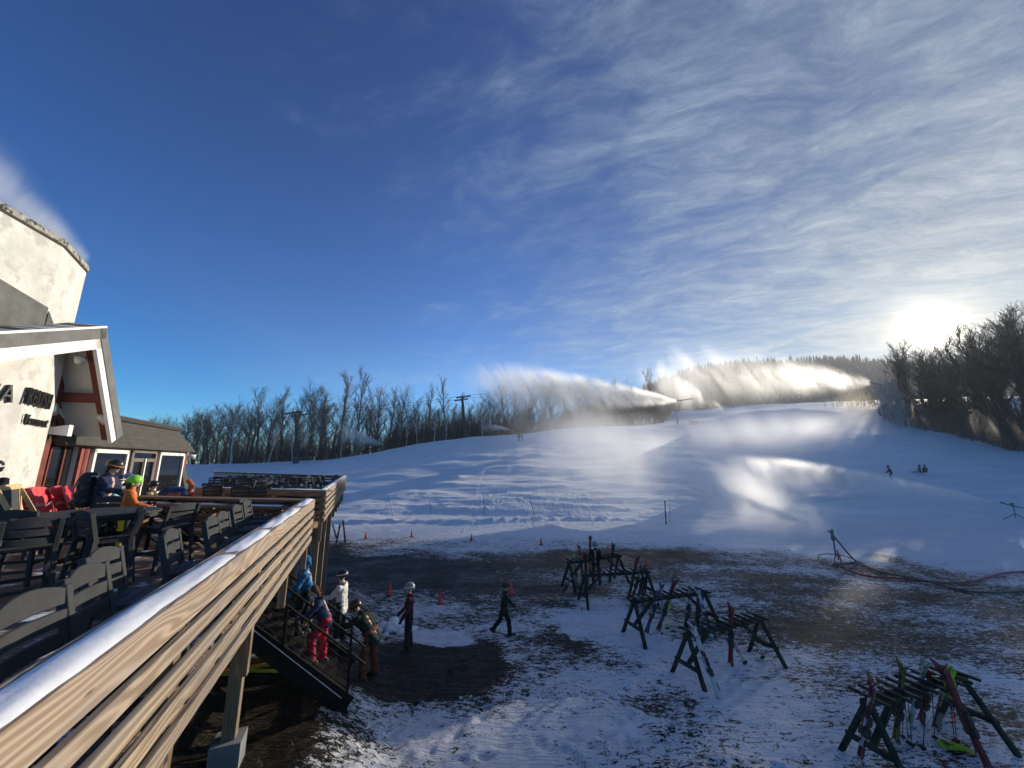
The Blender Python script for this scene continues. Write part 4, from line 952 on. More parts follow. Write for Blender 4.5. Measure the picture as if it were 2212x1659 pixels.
for d, p, f, l in ((2.62, -1.14, RZ - 3, 'charcoal bar chair nearest the camera, its broad back cut by the picture edge'), (3.2, -1.22, RZ + 4, 'charcoal bar chair drawn up to the snowy rail, second from the camera'), (3.78, -1.42, RZ + 2, 'charcoal bar chair at the rail just beyond the two overlapping ones'),
                   (4.62, -1.34, RZ + 6, 'charcoal bar chair at the middle of the snowy rail, seen nearly edge on'), (5.5, -1.30, RZ + 2, 'charcoal bar chair before the paired ones near the rail corner'), (6.0, -1.34, RZ, 'charcoal bar chair just behind another at the rail corner'),
                   (7.6, -2.72, 78, 'charcoal bar chair with its empty seat turned to the round table'), (6.9, -1.42, RZ, 'charcoal bar chair seen edge on short of the drink shelf'), (7.75, -1.5, RZ, 'charcoal bar chair pushed into the corner under the drink shelf'), (8.0, -1.62, RZ, 'charcoal bar chair half hidden behind another in the rail corner')):
    chair(d, p, f, l)
def chair_at(u, v, z, f, l):
    q = pz(u, v, DZ + z) + V((-math.sin(R(f)), math.cos(R(f)), 0)) * .26; chair(q.dot(D), q.dot(P), f, l)
chair_at(183, 1104, .945, -20, 'charcoal bar chair standing in front of the round table, back to the camera'); chair_at(240, 1073, .945, 190, 'charcoal bar chair behind the round table below the hiker with a pack')
chair_at(74, 1120, .945, 56, 'leaning charcoal bar chair between the round table and the picture edge'); chair_at(32, 1103, .945, 24, 'charcoal bar chair in front of the chalkboard'); chair_at(4, 1080, .945, -60, 'charcoal chair back cut off by the picture edge beside the chalkboard')
chair_at(300, 1116, .82, 140, 'charcoal bar chair under the rim of the round table')
def round_table(q, rad, h, label, snow=False, sc=1):
    t = thing('round_table', label, 'table', (q.x, q.y, DZ), .4, 'round dark tables on the decks'); g = G(); n = 11
    for k in range(n):
        y0, y1 = -rad + 2 * rad * k / n + .004, -rad + 2 * rad * (k + 1) / n - .004
        def hw(y): return math.sqrt(max(0, rad * rad - y * y))
        pts = [(-hw(lerp(y0, y1, i / 4)), lerp(y0, y1, i / 4)) for i in range(5)] + [(hw(lerp(y1, y0, i / 4)), lerp(y1, y0, i / 4)) for i in range(5)]
        if k in (0, n - 1): pts = [p for i, p in enumerate(pts) if i in ((1, 2, 3, 4, 5, 6, 7, 8) if k == 0 else (0, 1, 2, 3, 6, 7, 8, 9))]
        g.prism(pts, h - .035, h)
    g.build('table_top', POLYS if snow else POLY, t)
    a = G(); a.lathe([(rad - .04, h - .09), (rad - .04, h - .04)], 28); a.build('apron', POLY, t)
    for k in range(4):
        c, s = math.cos(k * 1.571 + .78), math.sin(k * 1.571 + .78); G().bar((c * rad * .55, s * rad * .55, 0), (c * rad * .5, s * rad * .5, h - .05), .08, .05, (c, s, 0)).build('leg', POLY, t)
    G().bar((-rad * .38, -rad * .38, .25), (rad * .38, rad * .38, .25), .05, .06).build('stretcher', POLY, t); G().bar((-rad * .38, rad * .38, .31), (rad * .38, -rad * .38, .31), .05, .06).build('stretcher', POLY, t)
    return t
round_table(pz(216, 1105, DZ + .86), .68, .86, 'round slatted bar table in the middle of the near deck'); round_table(pz(-215, 1190, DZ + .86), .5, .86, 'round table mostly outside the picture beside the chalkboard')
# far deck: same chairs and tables, small in the picture
def small_chair(snow):
    g = G()
    for nm, p in chair_parts():
        me = bpy.data.meshes.new('x'); p.bm.to_mesh(me); p.bm.free(); g.bm.from_mesh(me); bpy.data.meshes.remove(me)
    return g.build('bar_chair', POLYS if snow else POLY)
FAR = [small_chair(0), small_chair(1)]; used = [False, False]
rr = random.Random(21)
spots = [(318, 'along the far end railing', [(452 + 33 * k, 1019, 150 + rr.uniform(-30, 30)) for k in range(9)]), (0, 'in the middle of the far deck', [(464, 1030, 210), (500, 1034, 20), (528, 1036, 170), (566, 1031, 60), (598, 1030, -40), (622, 1034, 140), (642, 1032, 20), (512, 1026, 190), (580, 1024, 10), (655, 1026, 90)]),
         (0, 'against the outer slatted railing', [(680, 1040, RZ), (692, 1034, RZ), (704, 1027, RZ), (712, 1024, RZ), (672, 1046, RZ)]), (0, 'behind the brown end railing facing the stair', [(470, 1048, 15), (502, 1049, 190), (532, 1050, 10), (570, 1050, 20), (604, 1051, 170), (636, 1052, 200)])]
for _, where, lst in spots:
    for k, (u, v, f) in enumerate(lst):
        q = pz(u, v + 3, DZ + .9); s = 1 if rr.random() < .22 or u == 464 else 0
        if not (q - V((0, 0, q.z))).dot(D) < 22.6: q = dp(22.2, q.dot(P) * 22.2 / q.dot(D))
        lab = f'{"snow-dusted" if s else "dark"} chair {where}, {ORD[k]} from the lodge'
        if used[s]: o = FAR[s].copy(); COL.objects.link(o)
        else: o = FAR[s]; used[s] = True
        o.location = (q.x, q.y, DZ); o.rotation_euler = (0, 0, R(f)); o.scale = (.9, .86, .815); tag(o, lab, 'chair', 'dark chairs crowding the far deck')
for i, (u, v) in enumerate(((548, 1030), (498, 1030), (612, 1028), (560, 1040), (650, 1036))):
    round_table(pz(u, v, DZ + .82), .5, .82, f'small snow-covered table on the far deck, {ORD[i]} of the cluster of five', True)
# red lounge chairs by the chimney
REDP = M('red_plastic_board', (.62, .035, .045), .45, .1, 5)
def adirondack():
    t = thing('lounge_chair', 'x', 'chair', (0, 0, 0), 0, 'red slatted lounge chairs'); g = G(); n = 5
    for k in range(n):
        x0, x1 = -.28 + .112 * k + .003, -.28 + .112 * (k + 1) - .003
        def top(x): return .78 + .16 * math.sqrt(max(0, 1 - (x / .30) ** 2))
        fx = lambda x, h: (x * (.78 + .30 * h), -.10 - .36 * h, .30 + h)
        pts = [fx(x0, 0), fx(x1, 0)] + [fx(lerp(x1, x0, i / 3), top(lerp(x1, x0, i / 3))) for i in range(4)]; g.ext(pts, (0, -.02, 0))
    bk = g.build('backrest', REDP, t)
    me = text_mesh('Coca-Cola', .13, .002, .4, .86, .9); me.materials.append(WHITE); o = bpy.data.objects.new('emblem', me); COL.objects.link(o); o.parent = bk
    o.location = (.26, -.10 - .36 * .50 + .012, .80); o.rotation_euler = (R(90 + 19.8), 0, R(180))
    g = G()
    for k in range(5): g.box((0, .02 + .115 * k, .28 + .035 * k), (.54, .108, .022), M=Matrix.Rotation(R(16), 3, 'X'))
    g.build('seat', REDP, t)
    for s in (-1, 1):
        G().box((s * .36, .12, .58), (.13, .75, .025)).build('armrest', REDP, t); G().box((s * .32, .40, .29), (.03, .11, .58)).build('leg', REDP, t)
        G().bar((s * .27, .5, .36), (s * .27, -.5, .05), .03, .12).build('leg', REDP, t); G().box((s * .33, -.24, .29), (.03, .09, .58)).build('leg', REDP, t)
    return t
AD = adirondack()
for i, (u, v, l) in enumerate(((72, 1090, 'red lounge chair at the chimney, first from the chalkboard, with white script on its back'), (90, 1078, 'red lounge chair overlapped by the one beside the chalkboard, with white script'), (136, 1068, 'red lounge chair standing alone below the tall gable window'), (160, 1065, 'red lounge chair mostly hidden behind the person in a mustard coat'))):
    q = pp(u + 34, v, -6.0 + .1 * i); o = AD if i == 0 else dup(AD); o.location = (q.x, q.y, DZ); o.rotation_euler = (0, 0, R(-88 + 8 * i)); o['label'] = l; o.scale = (.86,) * 3
# chalkboard
def chalkboard():
    q = pp(44, 1085, -5.5); t = thing('chalkboard', 'wooden framed chalkboard with white writing beside the red lounge chairs', 'sign', (q.x, q.y, DZ), R(-58)); T = Matrix.Rotation(R(-10), 3, 'X')
    PINE = MW('pine_frame', (.66, .47, .22), (.5, .34, .15), 2, 5, .4); f = G()
    for s in (-1, 1): f.box((s * .36, 0, .6), (.09, .03, 1.2))
    f.box((0, 0, 1.155), (.63, .03, .09)); f.box((0, 0, .25), (.63, .03, .09)); f.xf(Matrix.Rotation(R(9), 4, 'X')); f.build('frame', PINE, t)
    b = G(); b.box((0, .0, .7), (.64, .012, .84)); b.xf(Matrix.Rotation(R(9), 4, 'X')); bo = b.build('board', M('slate', (.06, .065, .07), .8, .2, 4), t)
    r = random.Random(2); g = G()
    for row, n in ((1.04, 3), (.93, 5), (.82, 4), (.62, 5), (.52, 3)):
        x = -.22
        for k in range(n):
            w = r.uniform(.04, .09); g.box((x + w / 2, .010, row + r.uniform(-.01, .01)), (w, .004, r.uniform(.03, .05))); x += w + .025
    g.xf(Matrix.Rotation(R(9), 4, 'X') @ Matrix.Rotation(R(180), 4, 'Z')); g.build('chalk_writing', WHITE, bo)
    l = G()
    for s in (-1, 1): l.bar((s * .36, .45, 0), (s * .36, -.16, 1.1), .06, .03, (1, 0, 0))
    l.build('back_leg', PINE, t)
chalkboard()
# snow thrower under a blue sheet by the wing
def thrower():
    q = pz(405, 1062, DZ + .02); q = V((-10.6, 13.6, DZ)); t = thing('snow_blower', 'orange snow blower half covered by a dark blue sheet by the shingled wall', 'snow blower', q, R(120))
    OR = M('machine_orange', (.38, .08, .025), .5, .2, 5); BK = M('machine_black', (.02, .02, .02), .5, .2, 8); BLUE = M('blue_sheet', (.018, .03, .10), .35, .5, 4, bump=.5)
    G().box((0, .1, .42), (.5, .6, .35)).build('body', OR, t, bevel=.03); a = G(); a.ext([(-.4, .55, .05), (-.4, 1.0, .05), (-.4, .8, .6), (-.4, .5, .6)], (.8, 0, 0)); a.build('auger_housing', OR, t)
    G().tube([(0, .3, .5), (0, .3, .85), (0, .42, 1.0)], [.08, .08, .07], 10).build('chute', OR, t)
    for s in (-1, 1):
        w = G().lathe([(.08, -.06), (.2, -.06), (.22, 0), (.2, .06), (.08, .06)], 18); w.xf(Matrix.Rotation(R(90), 4, 'Y')); w.xf(Matrix.Translation((s * .33, -.05, .21))); w.build('wheel', BK, t)
        G().tube([(s * .2, -.2, .5), (s * .26, -.75, 1.0), (s * .26, -1.0, 1.02)], .02, 8).build('handle', BK, t)
    G().box((0, -.7, .98), (.5, .12, .1)).build('control_panel', BK, t)
    s = G(); n = 14; rows = []
    for i in range(n + 1):
        row = []
        for j in range(n + 1):
            x, y = lerp(-.62, .62, i / n), lerp(.15, 1.35, j / n); c = max(0, 1 - max(abs(x) / .45, abs(y - .72) / .5) ** 3)
            row.append(s.bm.verts.new((x, y, .06 + .72 * c ** .6 + .06 * noise.noise(V((x * 4, y * 4, 2))))))
        rows.append(row)
    for A, B in zip(rows, rows[1:]):
        for j in range(n): s.bm.faces.new((A[j], A[j + 1], B[j + 1], B[j]))
    o = s.build('cover_sheet', BLUE, t, smooth=True)
thrower()

# ---------------------------------------------------------------- ski racks, skis and poles
RACKW = M('rack_green', (.020, .030, .024), .75, .45, 4, bump=.5, c2=(.11, .12, .13), thr=.66)
def rack_proto():
    t = thing('ski_rack', 'x', 'ski rack', (0, 0, 0), 0, 'dark green timber ski racks'); L = 2.5
    def at(name, g): g.build(name, RACKW, t, bevel=.006)
    at('beam', G().box((0, 0, 1.02), (L + .2, .13, .10)))
    for s in (-1, 1):
        x = s * L / 2
        for k in (-1, 1): at('leg', G().bar((x + s * .10, k * .52, -.05), (x, k * .03, 1.0), .09, .07, (0, 1, 0)))
        at('foot_rail', G().bar((x + s * .11, -.36, .38), (x + s * .11, .36, .38), .04, .10))
        at('brace', G().bar((x + s * .08, 0, .34), (x - s * .62, 0, .98), .07, .09, (0, 1, 0)))
    for k in range(11): at('divider', G().box((-L / 2 + .05 + k * .24, .0, 1.10), (.045, .62, .05)))
    return t
RK = rack_proto()
RACKS = [((1228, 1213), (1338, 1199), 'ski rack standing nearest the slope with a skier behind it'), ((1260, 1239), (1400, 1232), 'ski rack second from the slope with skis at one end'), ((1367, 1296), (1523, 1276), 'ski rack in the middle of the row with yellow poles against it'),
         ((1481, 1366), (1643, 1330), 'ski rack with a white ski on one leg and a single red ski'), ((1869, 1512), (2076, 1454), 'ski rack set apart by the bottom edge, hung with red skis')]
for i, (a, b, l) in enumerate(RACKS):
    A, B = pz(*a, 1.07 + .1 * 0), pz(*b, 1.07); c = (A + B) / 2; d = B - A; d.z = 0
    o = RK if i == 0 else dup(RK); o.location = on(c.x, c.y); o.rotation_euler = (0, 0, math.atan2(d.y, d.x)); k = d.length / 2.6; o.scale = (max(.8, min(1.25, k)), 1 + .05 * (i % 3), 1 - .02 * (i % 2)); o['label'] = l
def ski_mat(name, c1, c2, c3):
    if name in MATS: return MATS[name]
    m, nt, b = nodes(name); n = N(nt); co = n.obj(); f = n.noise(n.mapping(co, scale=(6, 1, 2.6)), 1.3, 1, .4)
    r = n.ramp(f, [(0, c1), (.46, c2), (.56, c3)]); r.node.color_ramp.interpolation = 'CONSTANT'
    nt.links.new(r, b.inputs['Base Color']); b.inputs['Roughness'].default_value = .35; MATS[name] = m; return m
INK, WH, RD, BL, YL, OG, GR = (.02, .02, .022), (.50, .51, .53), (.15, .012, .016), (.03, .08, .22), (.13, .14, .02), (.36, .075, .02), (.18, .24, .17)
def ski_mesh(L, w):
    g = G(); rows = []
    for i in range(19):
        f = i / 18; z = f * L; y = .10 * max(0, (f - .88) / .12) ** 2 + .05 * max(0, (.06 - f) / .06) ** 2 - .012 * math.sin(math.pi * f)
        ww = w * (1 - .28 * math.sin(math.pi * min(1, f * 1.02)) ** 1.2); ww *= math.sqrt(max(.02, 1 - max(0, (f - .93) / .07) ** 2)) * math.sqrt(max(.3, 1 - max(0, (.03 - f) / .03) ** 2))
        rows.append([g.bm.verts.new((sx * ww / 2, y + sy * .008, z)) for sx, sy in ((-1, -1), (1, -1), (1, 1), (-1, 1))])
    for A, B in zip(rows, rows[1:]):
        for j in range(4): g.bm.faces.new((A[j], A[(j + 1) % 4], B[(j + 1) % 4], B[j]))
    g.bm.faces.new(rows[0][::-1]); g.bm.faces.new(rows[-1]); return g
BINDM = M('binding', (.03, .03, .032), .4, .2, 9)
def frame_to(b, t, side):
    z = (t - b).normalized(); x = side - z * side.dot(z)
    x.normalize(); y = z.cross(x); m = Matrix((x, y, z)).transposed().to_4x4(); m.translation = b; return m
def solve_top(b, u, v, L):
    best = None
    for k in range(-60, 61):
        q = py(u, v, b.y + k * .03)
        if q.z <= b.z + .3: continue
        e = abs((q - b).length - L) + .02 * abs(k) * .03
        if best is None or e < best[0]: best = (e, q)
    return best[1]
def skis(label, bu, bv, tu, tv, cols, L=1.68, w=.105, n=2, base=None, group='skis leaning on the racks', yaw=0):
    b = base or G0(bu, bv); tp = solve_top(b, tu, tv, L); Mx = frame_to(b, tp, Matrix.Rotation(R(yaw), 3, 'Z') @ V((1, .25, 0)))
    L = (tp - b).length if abs((tp - b).length - L) < .3 else L
    t = thing('ski_pair' if n == 2 else 'single_ski', label, 'skis', (0, 0, 0), 0, group); t.matrix_world = Mx; m = ski_mat('ski_' + '_'.join(f'{int(c[0]*99)}{int(c[1]*99)}{int(c[2]*99)}' for c in cols), *cols)
    for k in range(n):
        g = ski_mesh(L, w); s = 1 if k == 0 else -1
        g.xf(Matrix.Translation((.012 * s * (n - 1), -.016 * s * (n - 1), 0)) @ Matrix.Rotation(0 if s == -1 or n == 1 else math.pi, 4, 'Z')); o = g.build('ski', m, t, smooth=False)
        bd = G(); y = (-.016 * s * (n - 1)) + (.03 if s == -1 or n == 1 else -.03)
        bd.box((0, y, L * .50), (.07, .045, .16)); bd.box((0, y, L * .36), (.075, .06, .15)); bd.box((0, y * .8, L * .43), (.05, .02, .3)); bd.build('binding', BINDM, o)
    return t
skis('coral skis held upright behind the stair railing', 692, 1418, 690, 1272, (RD, OG, RD), 1.6, base=on(*(lambda q: (q.x, q.y))(py(700, 1330, 11.3))), group='skis carried by people')
skis('orange-red skis held upright by the skier behind the first rack', 1274, 1246, 1275, 1156, (OG, RD, INK), 1.75, group='skis carried by people')
def poles(label, bu, bv, tu, tv, c, L=1.2, n=2, gap=.05):
    b = G0(bu, bv); tp = solve_top(b, tu, tv, L); t = thing('ski_poles' if n == 2 else 'ski_pole', label, 'ski poles', (0, 0, 0), 0, 'ski poles leaning on the racks'); t.matrix_world = frame_to(b, b + (tp - b).normalized() * L, V((1, .2, 0)))
    m = M('pole_%d%d%d' % tuple(int(x * 99) for x in c), c, .4, .1, 8)
    for k in range(n):
        x = (k - (n - 1) / 2) * gap; g = G().tube([(x, 0, 0), (x, 0, L)], [.007, .010], 6); o = g.build('pole', m, t)
        G().capsule((x, 0, L - .11), (x, .015, L + .02), .017, .02, 8).build('grip', BINDM, o); G().lathe([(.012, .075), (.045, .085), (.045, .092), (.012, .1)], 10, (x, 0, 0)).build('basket', BINDM, o)
SK = [('white and red ski lying along the leg of the fourth rack', 1556, 1509, 1493, 1346, (WH, WH, RD), 1.75, 2), ('dark red ski upright in the fourth rack', 1578, 1436, 1580, 1305, (RD, RD, INK), 1.68, 2),
      ('blue, white and red skis crossing the middle rack', 1396, 1368, 1431, 1257, (RD, BL, WH), 1.65, 2), ('red and black skis with the tallest tips in the middle rack', 1421, 1363, 1460, 1249, (INK, RD, INK), 1.72, 2),
      ('black skis with white marks toward the end of the middle rack', 1481, 1358, 1494, 1270, (INK, INK, WH), 1.55, 2), ('plain black skis by the end leg of the middle rack', 1507, 1354, 1509, 1278, (INK, INK, RD), 1.4, 2), ('blue and white ski slanting across the end leg of the middle rack', 1539, 1383, 1506, 1271, (BL, WH, BL), 1.6, 2),
      ('red-tipped skis leaning in the end of the second rack', 1357, 1297, 1378, 1200, (INK, RD, INK), 1.68, 2), ('grey skis between two red ones in the second rack', 1366, 1292, 1387, 1221, (GR, INK, GR), 1.45, 2), ('short red skis at the end leg of the second rack', 1379, 1289, 1394, 1223, (RD, INK, RD), 1.4, 2), ('dark blue ski behind the end leg of the second rack', 1388, 1289, 1393, 1228, (BL, INK, WH), 1.35, 2),
      ('pale green wide skis at the first rack', 1245, 1264, 1243, 1195, (GR, GR, WH), 1.5, 2), ('orange tipped skis rising above the first rack', 1259, 1250, 1250, 1177, (OG, OG, WH), 1.62, 2), ('white and blue skis lying low outside the first rack', 1214, 1282, 1234, 1245, (WH, BL, WH), 1.2, 2), ('black twin-tip skis at the far leg of the first rack', 1317, 1258, 1325, 1172, (INK, INK, BL), 1.75, 2),
      ('narrow dark skis near the far leg of the first rack', 1268, 1262, 1263, 1192, (INK, RD, INK), 1.5, 2),
      ('pale and red skis at the near leg of the rack set apart', 1856, 1646, 1890, 1461, (WH, RD, INK), 1.72, 2), ('yellow and dark skis with curled tips on the rack set apart', 1934, 1604, 1952, 1427, (INK, YL, INK), 1.76, 2), ('grey-white skis in the middle of the rack set apart', 1963, 1567, 2003, 1424, (WH, GR, WH), 1.68, 2), ('dark red skis hung low in the rack set apart', 1987, 1560, 2014, 1450, (RD, RD, INK), 1.5, 2),
      ('dark skis with yellow tails in the rack set apart', 2023, 1573, 2046, 1455, (INK, INK, YL), 1.6, 2), ('long bright red racing skis slung over the end of the rack set apart', 2140, 1668, 2027, 1427, (RD, RD, INK), 1.95, 2), ('second pair of red skis beside the racing skis', 2120, 1632, 2036, 1435, (RD, INK, RD), 1.8, 2)]
for l, bu, bv, tu, tv, c, L, n in SK: skis(l, bu, bv, tu, tv, c, L, .11, n)
for l, bu, bv, tu, tv, c in (('white skis crossed against the far deck posts', 731, 1177, 718, 1131, (WH, WH, INK)), ('white and black skis crossed over another pair by the deck posts', 726, 1176, 735, 1131, (WH, INK, WH)), ('red skis upright beside the white ones by the deck posts', 746, 1173, 741, 1124, (RD, OG, RD))):
    skis(l, bu, bv, tu, tv, c, 1.6, group='skis standing by the deck posts')
skis('neon yellow skis planted upright in the slope', 1439, 1133, 1436, 1080, (YL, YL, GR), 1.75, group='skis planted in the slope')
for l, bu, bv, tu, tv, c, L, n in (('black ski poles slanting from the red ski in the fourth rack', 1613, 1437, 1566, 1358, INK, 1.2, 2), ('grey ski poles hanging straight in the middle rack', 1430, 1374, 1430, 1296, (.35, .36, .38), 1.15, 1), ('neon yellow ski poles in the middle rack', 1441, 1361, 1447, 1296, (.62, .85, .05), 1.15, 2), ('dark poles behind the far leg of the fourth rack', 1650, 1425, 1612, 1350, INK, 1.2, 2),
                                 ('thin poles stuck upright beside the yellow skis', 1447, 1128, 1447, 1085, OG, 1.25, 2), ('pair of black poles under the beam of the rack set apart', 1950, 1600, 1950, 1500, INK, 1.15, 1), ('black poles leaning outward in the rack set apart', 1967, 1616, 1957, 1502, INK, 1.2, 2), ('black pole with a wide basket in the rack set apart', 1994, 1622, 1998, 1540, INK, 1.1, 1), ('black poles in front of the dark red skis', 2020, 1602, 2013, 1490, INK, 1.2, 1), ('red ski poles behind the racing skis', 2065, 1608, 2056, 1520, (.5, .04, .05), 1.1, 2)):
    poles(l, bu, bv, tu, tv, c, L, n)
def neon_glove(q, label, rot, s=1.0):
    t = thing('ski_glove', label, 'glove', q, rot); t.scale = (s,) * 3; NE = M('neon_lime', (.36, .50, .02), .6, .15, 9, c2=(.06, .07, .03), thr=.62); g = G(); g.ball((0, 0, 0), .075, (1, .55, 1.15)); g.capsule((0, 0, -.05), (0, 0, -.17), .055, .065)
    g.build('mitt', NE, t, smooth=True)
    for k in range(4): G().capsule((-.05 + .033 * k, 0, .06), (-.055 + .036 * k, -.03, .15 - .012 * abs(k - 1.5)), .018, .014, 8).build('finger', NE, t, smooth=True)
    G().capsule((.06, 0, -.02), (.12, -.02, .06), .02, .016, 8).build('thumb', NE, t, smooth=True)
neon_glove(pz(2050, 1466, 1.22), 'neon lime glove hung over the red racing skis', .4, 1.5)
neon_glove(G0(2072, 1622) + V((0, 0, .06)), 'neon lime glove lying in the snow under the rack', 1.4, 1.2)
bpy.data.objects['ski_glove.001'].rotation_euler = (1.5, .2, 1.0)

# ---------------------------------------------------------------- cones, markers, snow guns, hoses, lift
CONEM = M('cone_orange', (.80, .085, .03), .5, .08, 6); CONEB = M('cone_base', (.12, .03, .02), .7, .2, 6)
def cone0():
    t = thing('traffic_cone', 'x', 'cone', (0, 0, 0), 0, 'orange cones on the trampled snow')
    G().box((0, 0, .02), (.36, .36, .04)).build('base', CONEB, t, bevel=.01); G().lathe([(.145, .04), (.13, .06), (.03, .70), (.024, .71)], 18).build('body', CONEM, t, smooth=True); return t
C0 = cone0()
CN = [(790, 1164, 'orange cone in the back row, first from the leaning skis'), (889, 1160, 'orange cone in the back row, second from the deck'), (1018, 1168, 'orange cone in the middle of the back row by a low snow ridge'), (1169, 1177, 'orange cone in the back row before the ski racks'), (1314, 1195, 'orange cone just behind the first ski rack'), (1397, 1223, 'orange cone beyond the end of the second rack'),
      (841, 1287, 'orange cone between the stair and the woman in maroon'), (951, 1305, 'orange cone nearest the camera, right of the woman in maroon'), (1104, 1285, 'orange cone directly behind the walking boy')]
CN[7] = (951, 1305, 'orange cone nearest the camera, beside the woman in maroon')
for i, (u, v, l) in enumerate(CN):
    o = C0 if i == 0 else dup(C0); o.location = G0(u, v) + V((0, 0, .01)); o.rotation_euler = (0, 0, i * .7); o['label'] = l; o.scale = (.64,) * 3
for i, (bu, bv, tu, tv) in enumerate(((848, 1115, 839, 1073), (932, 1112, 925, 1071), (1046, 1112, 1044, 1065), (1155, 1112, 1142, 1073))):
    b = G0(bu, bv); tp = py(tu, tv, b.y); d = tp - b
    tag(G().tube([b - d * .05, lerp(b, tp, .5) + V((.02, 0, 0)), tp], [.022, .02, .014], 6).build('marker_pole', M('bamboo', (.16, .12, .07), .7, .2, 6)), f'thin bamboo marker on the slope, {ORD[i]} from the deck', 'pole', 'bamboo markers on the slope')
GUN = M('gun_grey', (.14, .15, .15), .5, .2, 8, metal=.3, c2=(.5, .53, .56), thr=.6); RUST = M('gun_base', (.12, .085, .075), .7, .3, 6, c2=(.55, .58, .62), thr=.58)
def ground_gun(q, az, label, s=1.0):
    t = thing('snow_gun', label, 'snow gun', q, az, 'tripod snow guns'); t.scale = (s,) * 3
    for k in range(4):
        a = k * 1.571 + .5; c, e = math.cos(a), math.sin(a); G().tube([(0, 0, .42), (c * .35, e * .35, .40), (c * .72, e * .72, .3), (c * .8, e * .8, .02)], .025, 6).build('leg', RUST, t)
    G().box((0, -.35, .05), (1.6, .12, .06)).build('skid', RUST, t)
    G().tube([(0, 0, .3), (0, 0, 1.15)], .035, 8).build('mast', GUN, t); h = G(); h.lathe([(.05, 0), (.085, .04), (.085, .3), (.06, .34), (.075, .38), (.075, .52), (.04, .6)], 12, (0, 0, 1.1)); hd = h.build('nozzle_head', GUN, t, smooth=True)
    G().tube([(-.16, 0, 1.28), (.22, 0, 1.28)], .028, 8).build('valve', GUN, hd); G().tube([(0, 0, 1.45), (-.18, .1, 1.62)], [.05, .035], 8).build('nozzle', GUN, hd); return t
g1 = G0(1808, 1216); ground_gun(g1, .3, 'tripod snow gun spraying at the foot of the slope with two hoses', 1.0)
def lance_gun(q, label):
    t = thing('snow_gun', label, 'snow gun', q, R(20), 'tripod snow guns')
    for k in range(3):
        a = k * 2.094 + .4; G().tube([(0, 0, .55), (math.cos(a) * .9, math.sin(a) * .9, .02)], .03, 6).build('leg', RUST, t)
    G().tube([(0, 0, .4), (0, 0, 1.25)], .04, 8).build('mast', GUN, t); o = G().tube([(-1.5, .1, 1.55), (-.1, 0, 1.25), (1.6, -.1, 1.0)], [.05, .06, .05], 8).build('barrel', M('gun_dark', (.03, .033, .035), .4, .2, 8), t)
    G().tube([(-1.6, .1, 1.57), (-1.35, .1, 1.52)], .075, 10).build('muzzle', MATS['gun_dark'], o); G().box((-.1, 0, 1.4), (.25, .18, .2)).build('valve_box', GUN, o)
g2 = G0(2196, 1124); lance_gun(g2, 'long-barrelled snow gun on a tripod near the wood')
def tower_gun(b, noz, back, label):
    t = thing('tower_snow_gun', label, 'snow gun', b, 0, 'tower snow guns'); n_ = noz - b; k = n_ + (back - noz) * .55; top = V((k.x, k.y, k.z))
    G().tube([(0, 0, -.3), (0, 0, n_.z * .5), top], [.12, .10, .07], 8).build('mast', GUN, t); G().tube([n_ + (back - noz) * 1.6, n_], [.10, .13], 8).build('barrel', GUN, t); G().box((0, 0, .7), (.35, .3, .5)).build('hydrant', RUST, t)
N3 = py(1461, 866, 93); b3 = on(py(1464, 916, 93).x, 93); tower_gun(b3, N3, N3 + V((2.6, 0, .35)), 'tall tower snow gun throwing a white plume across the wood')
N4 = py(1878, 826, 84); b4 = on(py(1896, 870, 84).x, 84); tower_gun(b4, N4, N4 + V((2.4, .4, -.3)), 'tower snow gun at the tip of the wood under the sun')
g5 = on(py(829, 962, 92).x, 92); ground_gun(g5, 1, 'small snow gun at the wood edge between the lift towers', 1.0); g6 = on(py(1110, 938, 90).x, 90); ground_gun(g6, 2, 'small snow gun behind the two skiers on the crest', .9)
def hose(pts, r, mat, label):
    P3 = []
    for u, v, dz in pts: q = G0(u, v) if dz == 0 else None; P3.append(q + V((0, 0, r)) if q else None)
    for i, (u, v, dz) in enumerate(pts):
        if P3[i] is None: P3[i] = g1 + V((.10 if i == 0 else 0, 0, dz))
    fin = []
    for i in range(len(P3) - 1):
        p0, p1, p2, p3 = P3[max(0, i - 1)], P3[i], P3[i + 1], P3[min(len(P3) - 1, i + 2)]
        for k in range(8):
            t = k / 8; q = .5 * ((2 * p1) + (p2 - p0) * t + (2 * p0 - 5 * p1 + 4 * p2 - p3) * t * t + (-p0 + 3 * p1 - 3 * p2 + p3) * t ** 3)
            if i > 0: q.z = max(q.z, H(q.x, q.y) + r + .03)
            fin.append(q)
    fin.append(P3[-1]); tag(G().tube(fin, r, 8).build('water_hose', mat, smooth=True), label, 'hose')
hose([(0, 0, .62), (1830, 1233, 0), (1880, 1249, 0), (1960, 1254, 0), (2040, 1263, 0), (2110, 1258, 0), (2175, 1241, 0), (2300, 1236, 0)], .042, M('hose_red', (.26, .03, .045), .5, .2, 5), 'dark red hose curving from the snow gun over the snow')
hose([(0, 0, 1.28), (1850, 1215, 0), (1900, 1238, 0), (1990, 1256, 0), (2060, 1275, 0), (2130, 1284, 0), (2212, 1281, 0), (2330, 1275, 0)], .042, M('hose_green', (.05, .085, .07), .5, .2, 5), 'dark green hose sagging from the snow gun past the bare strip')
STEEL = M('lift_steel', (.035, .055, .06), .6, .25, 3)
LD = V((.955, .24, .172)).normalized()
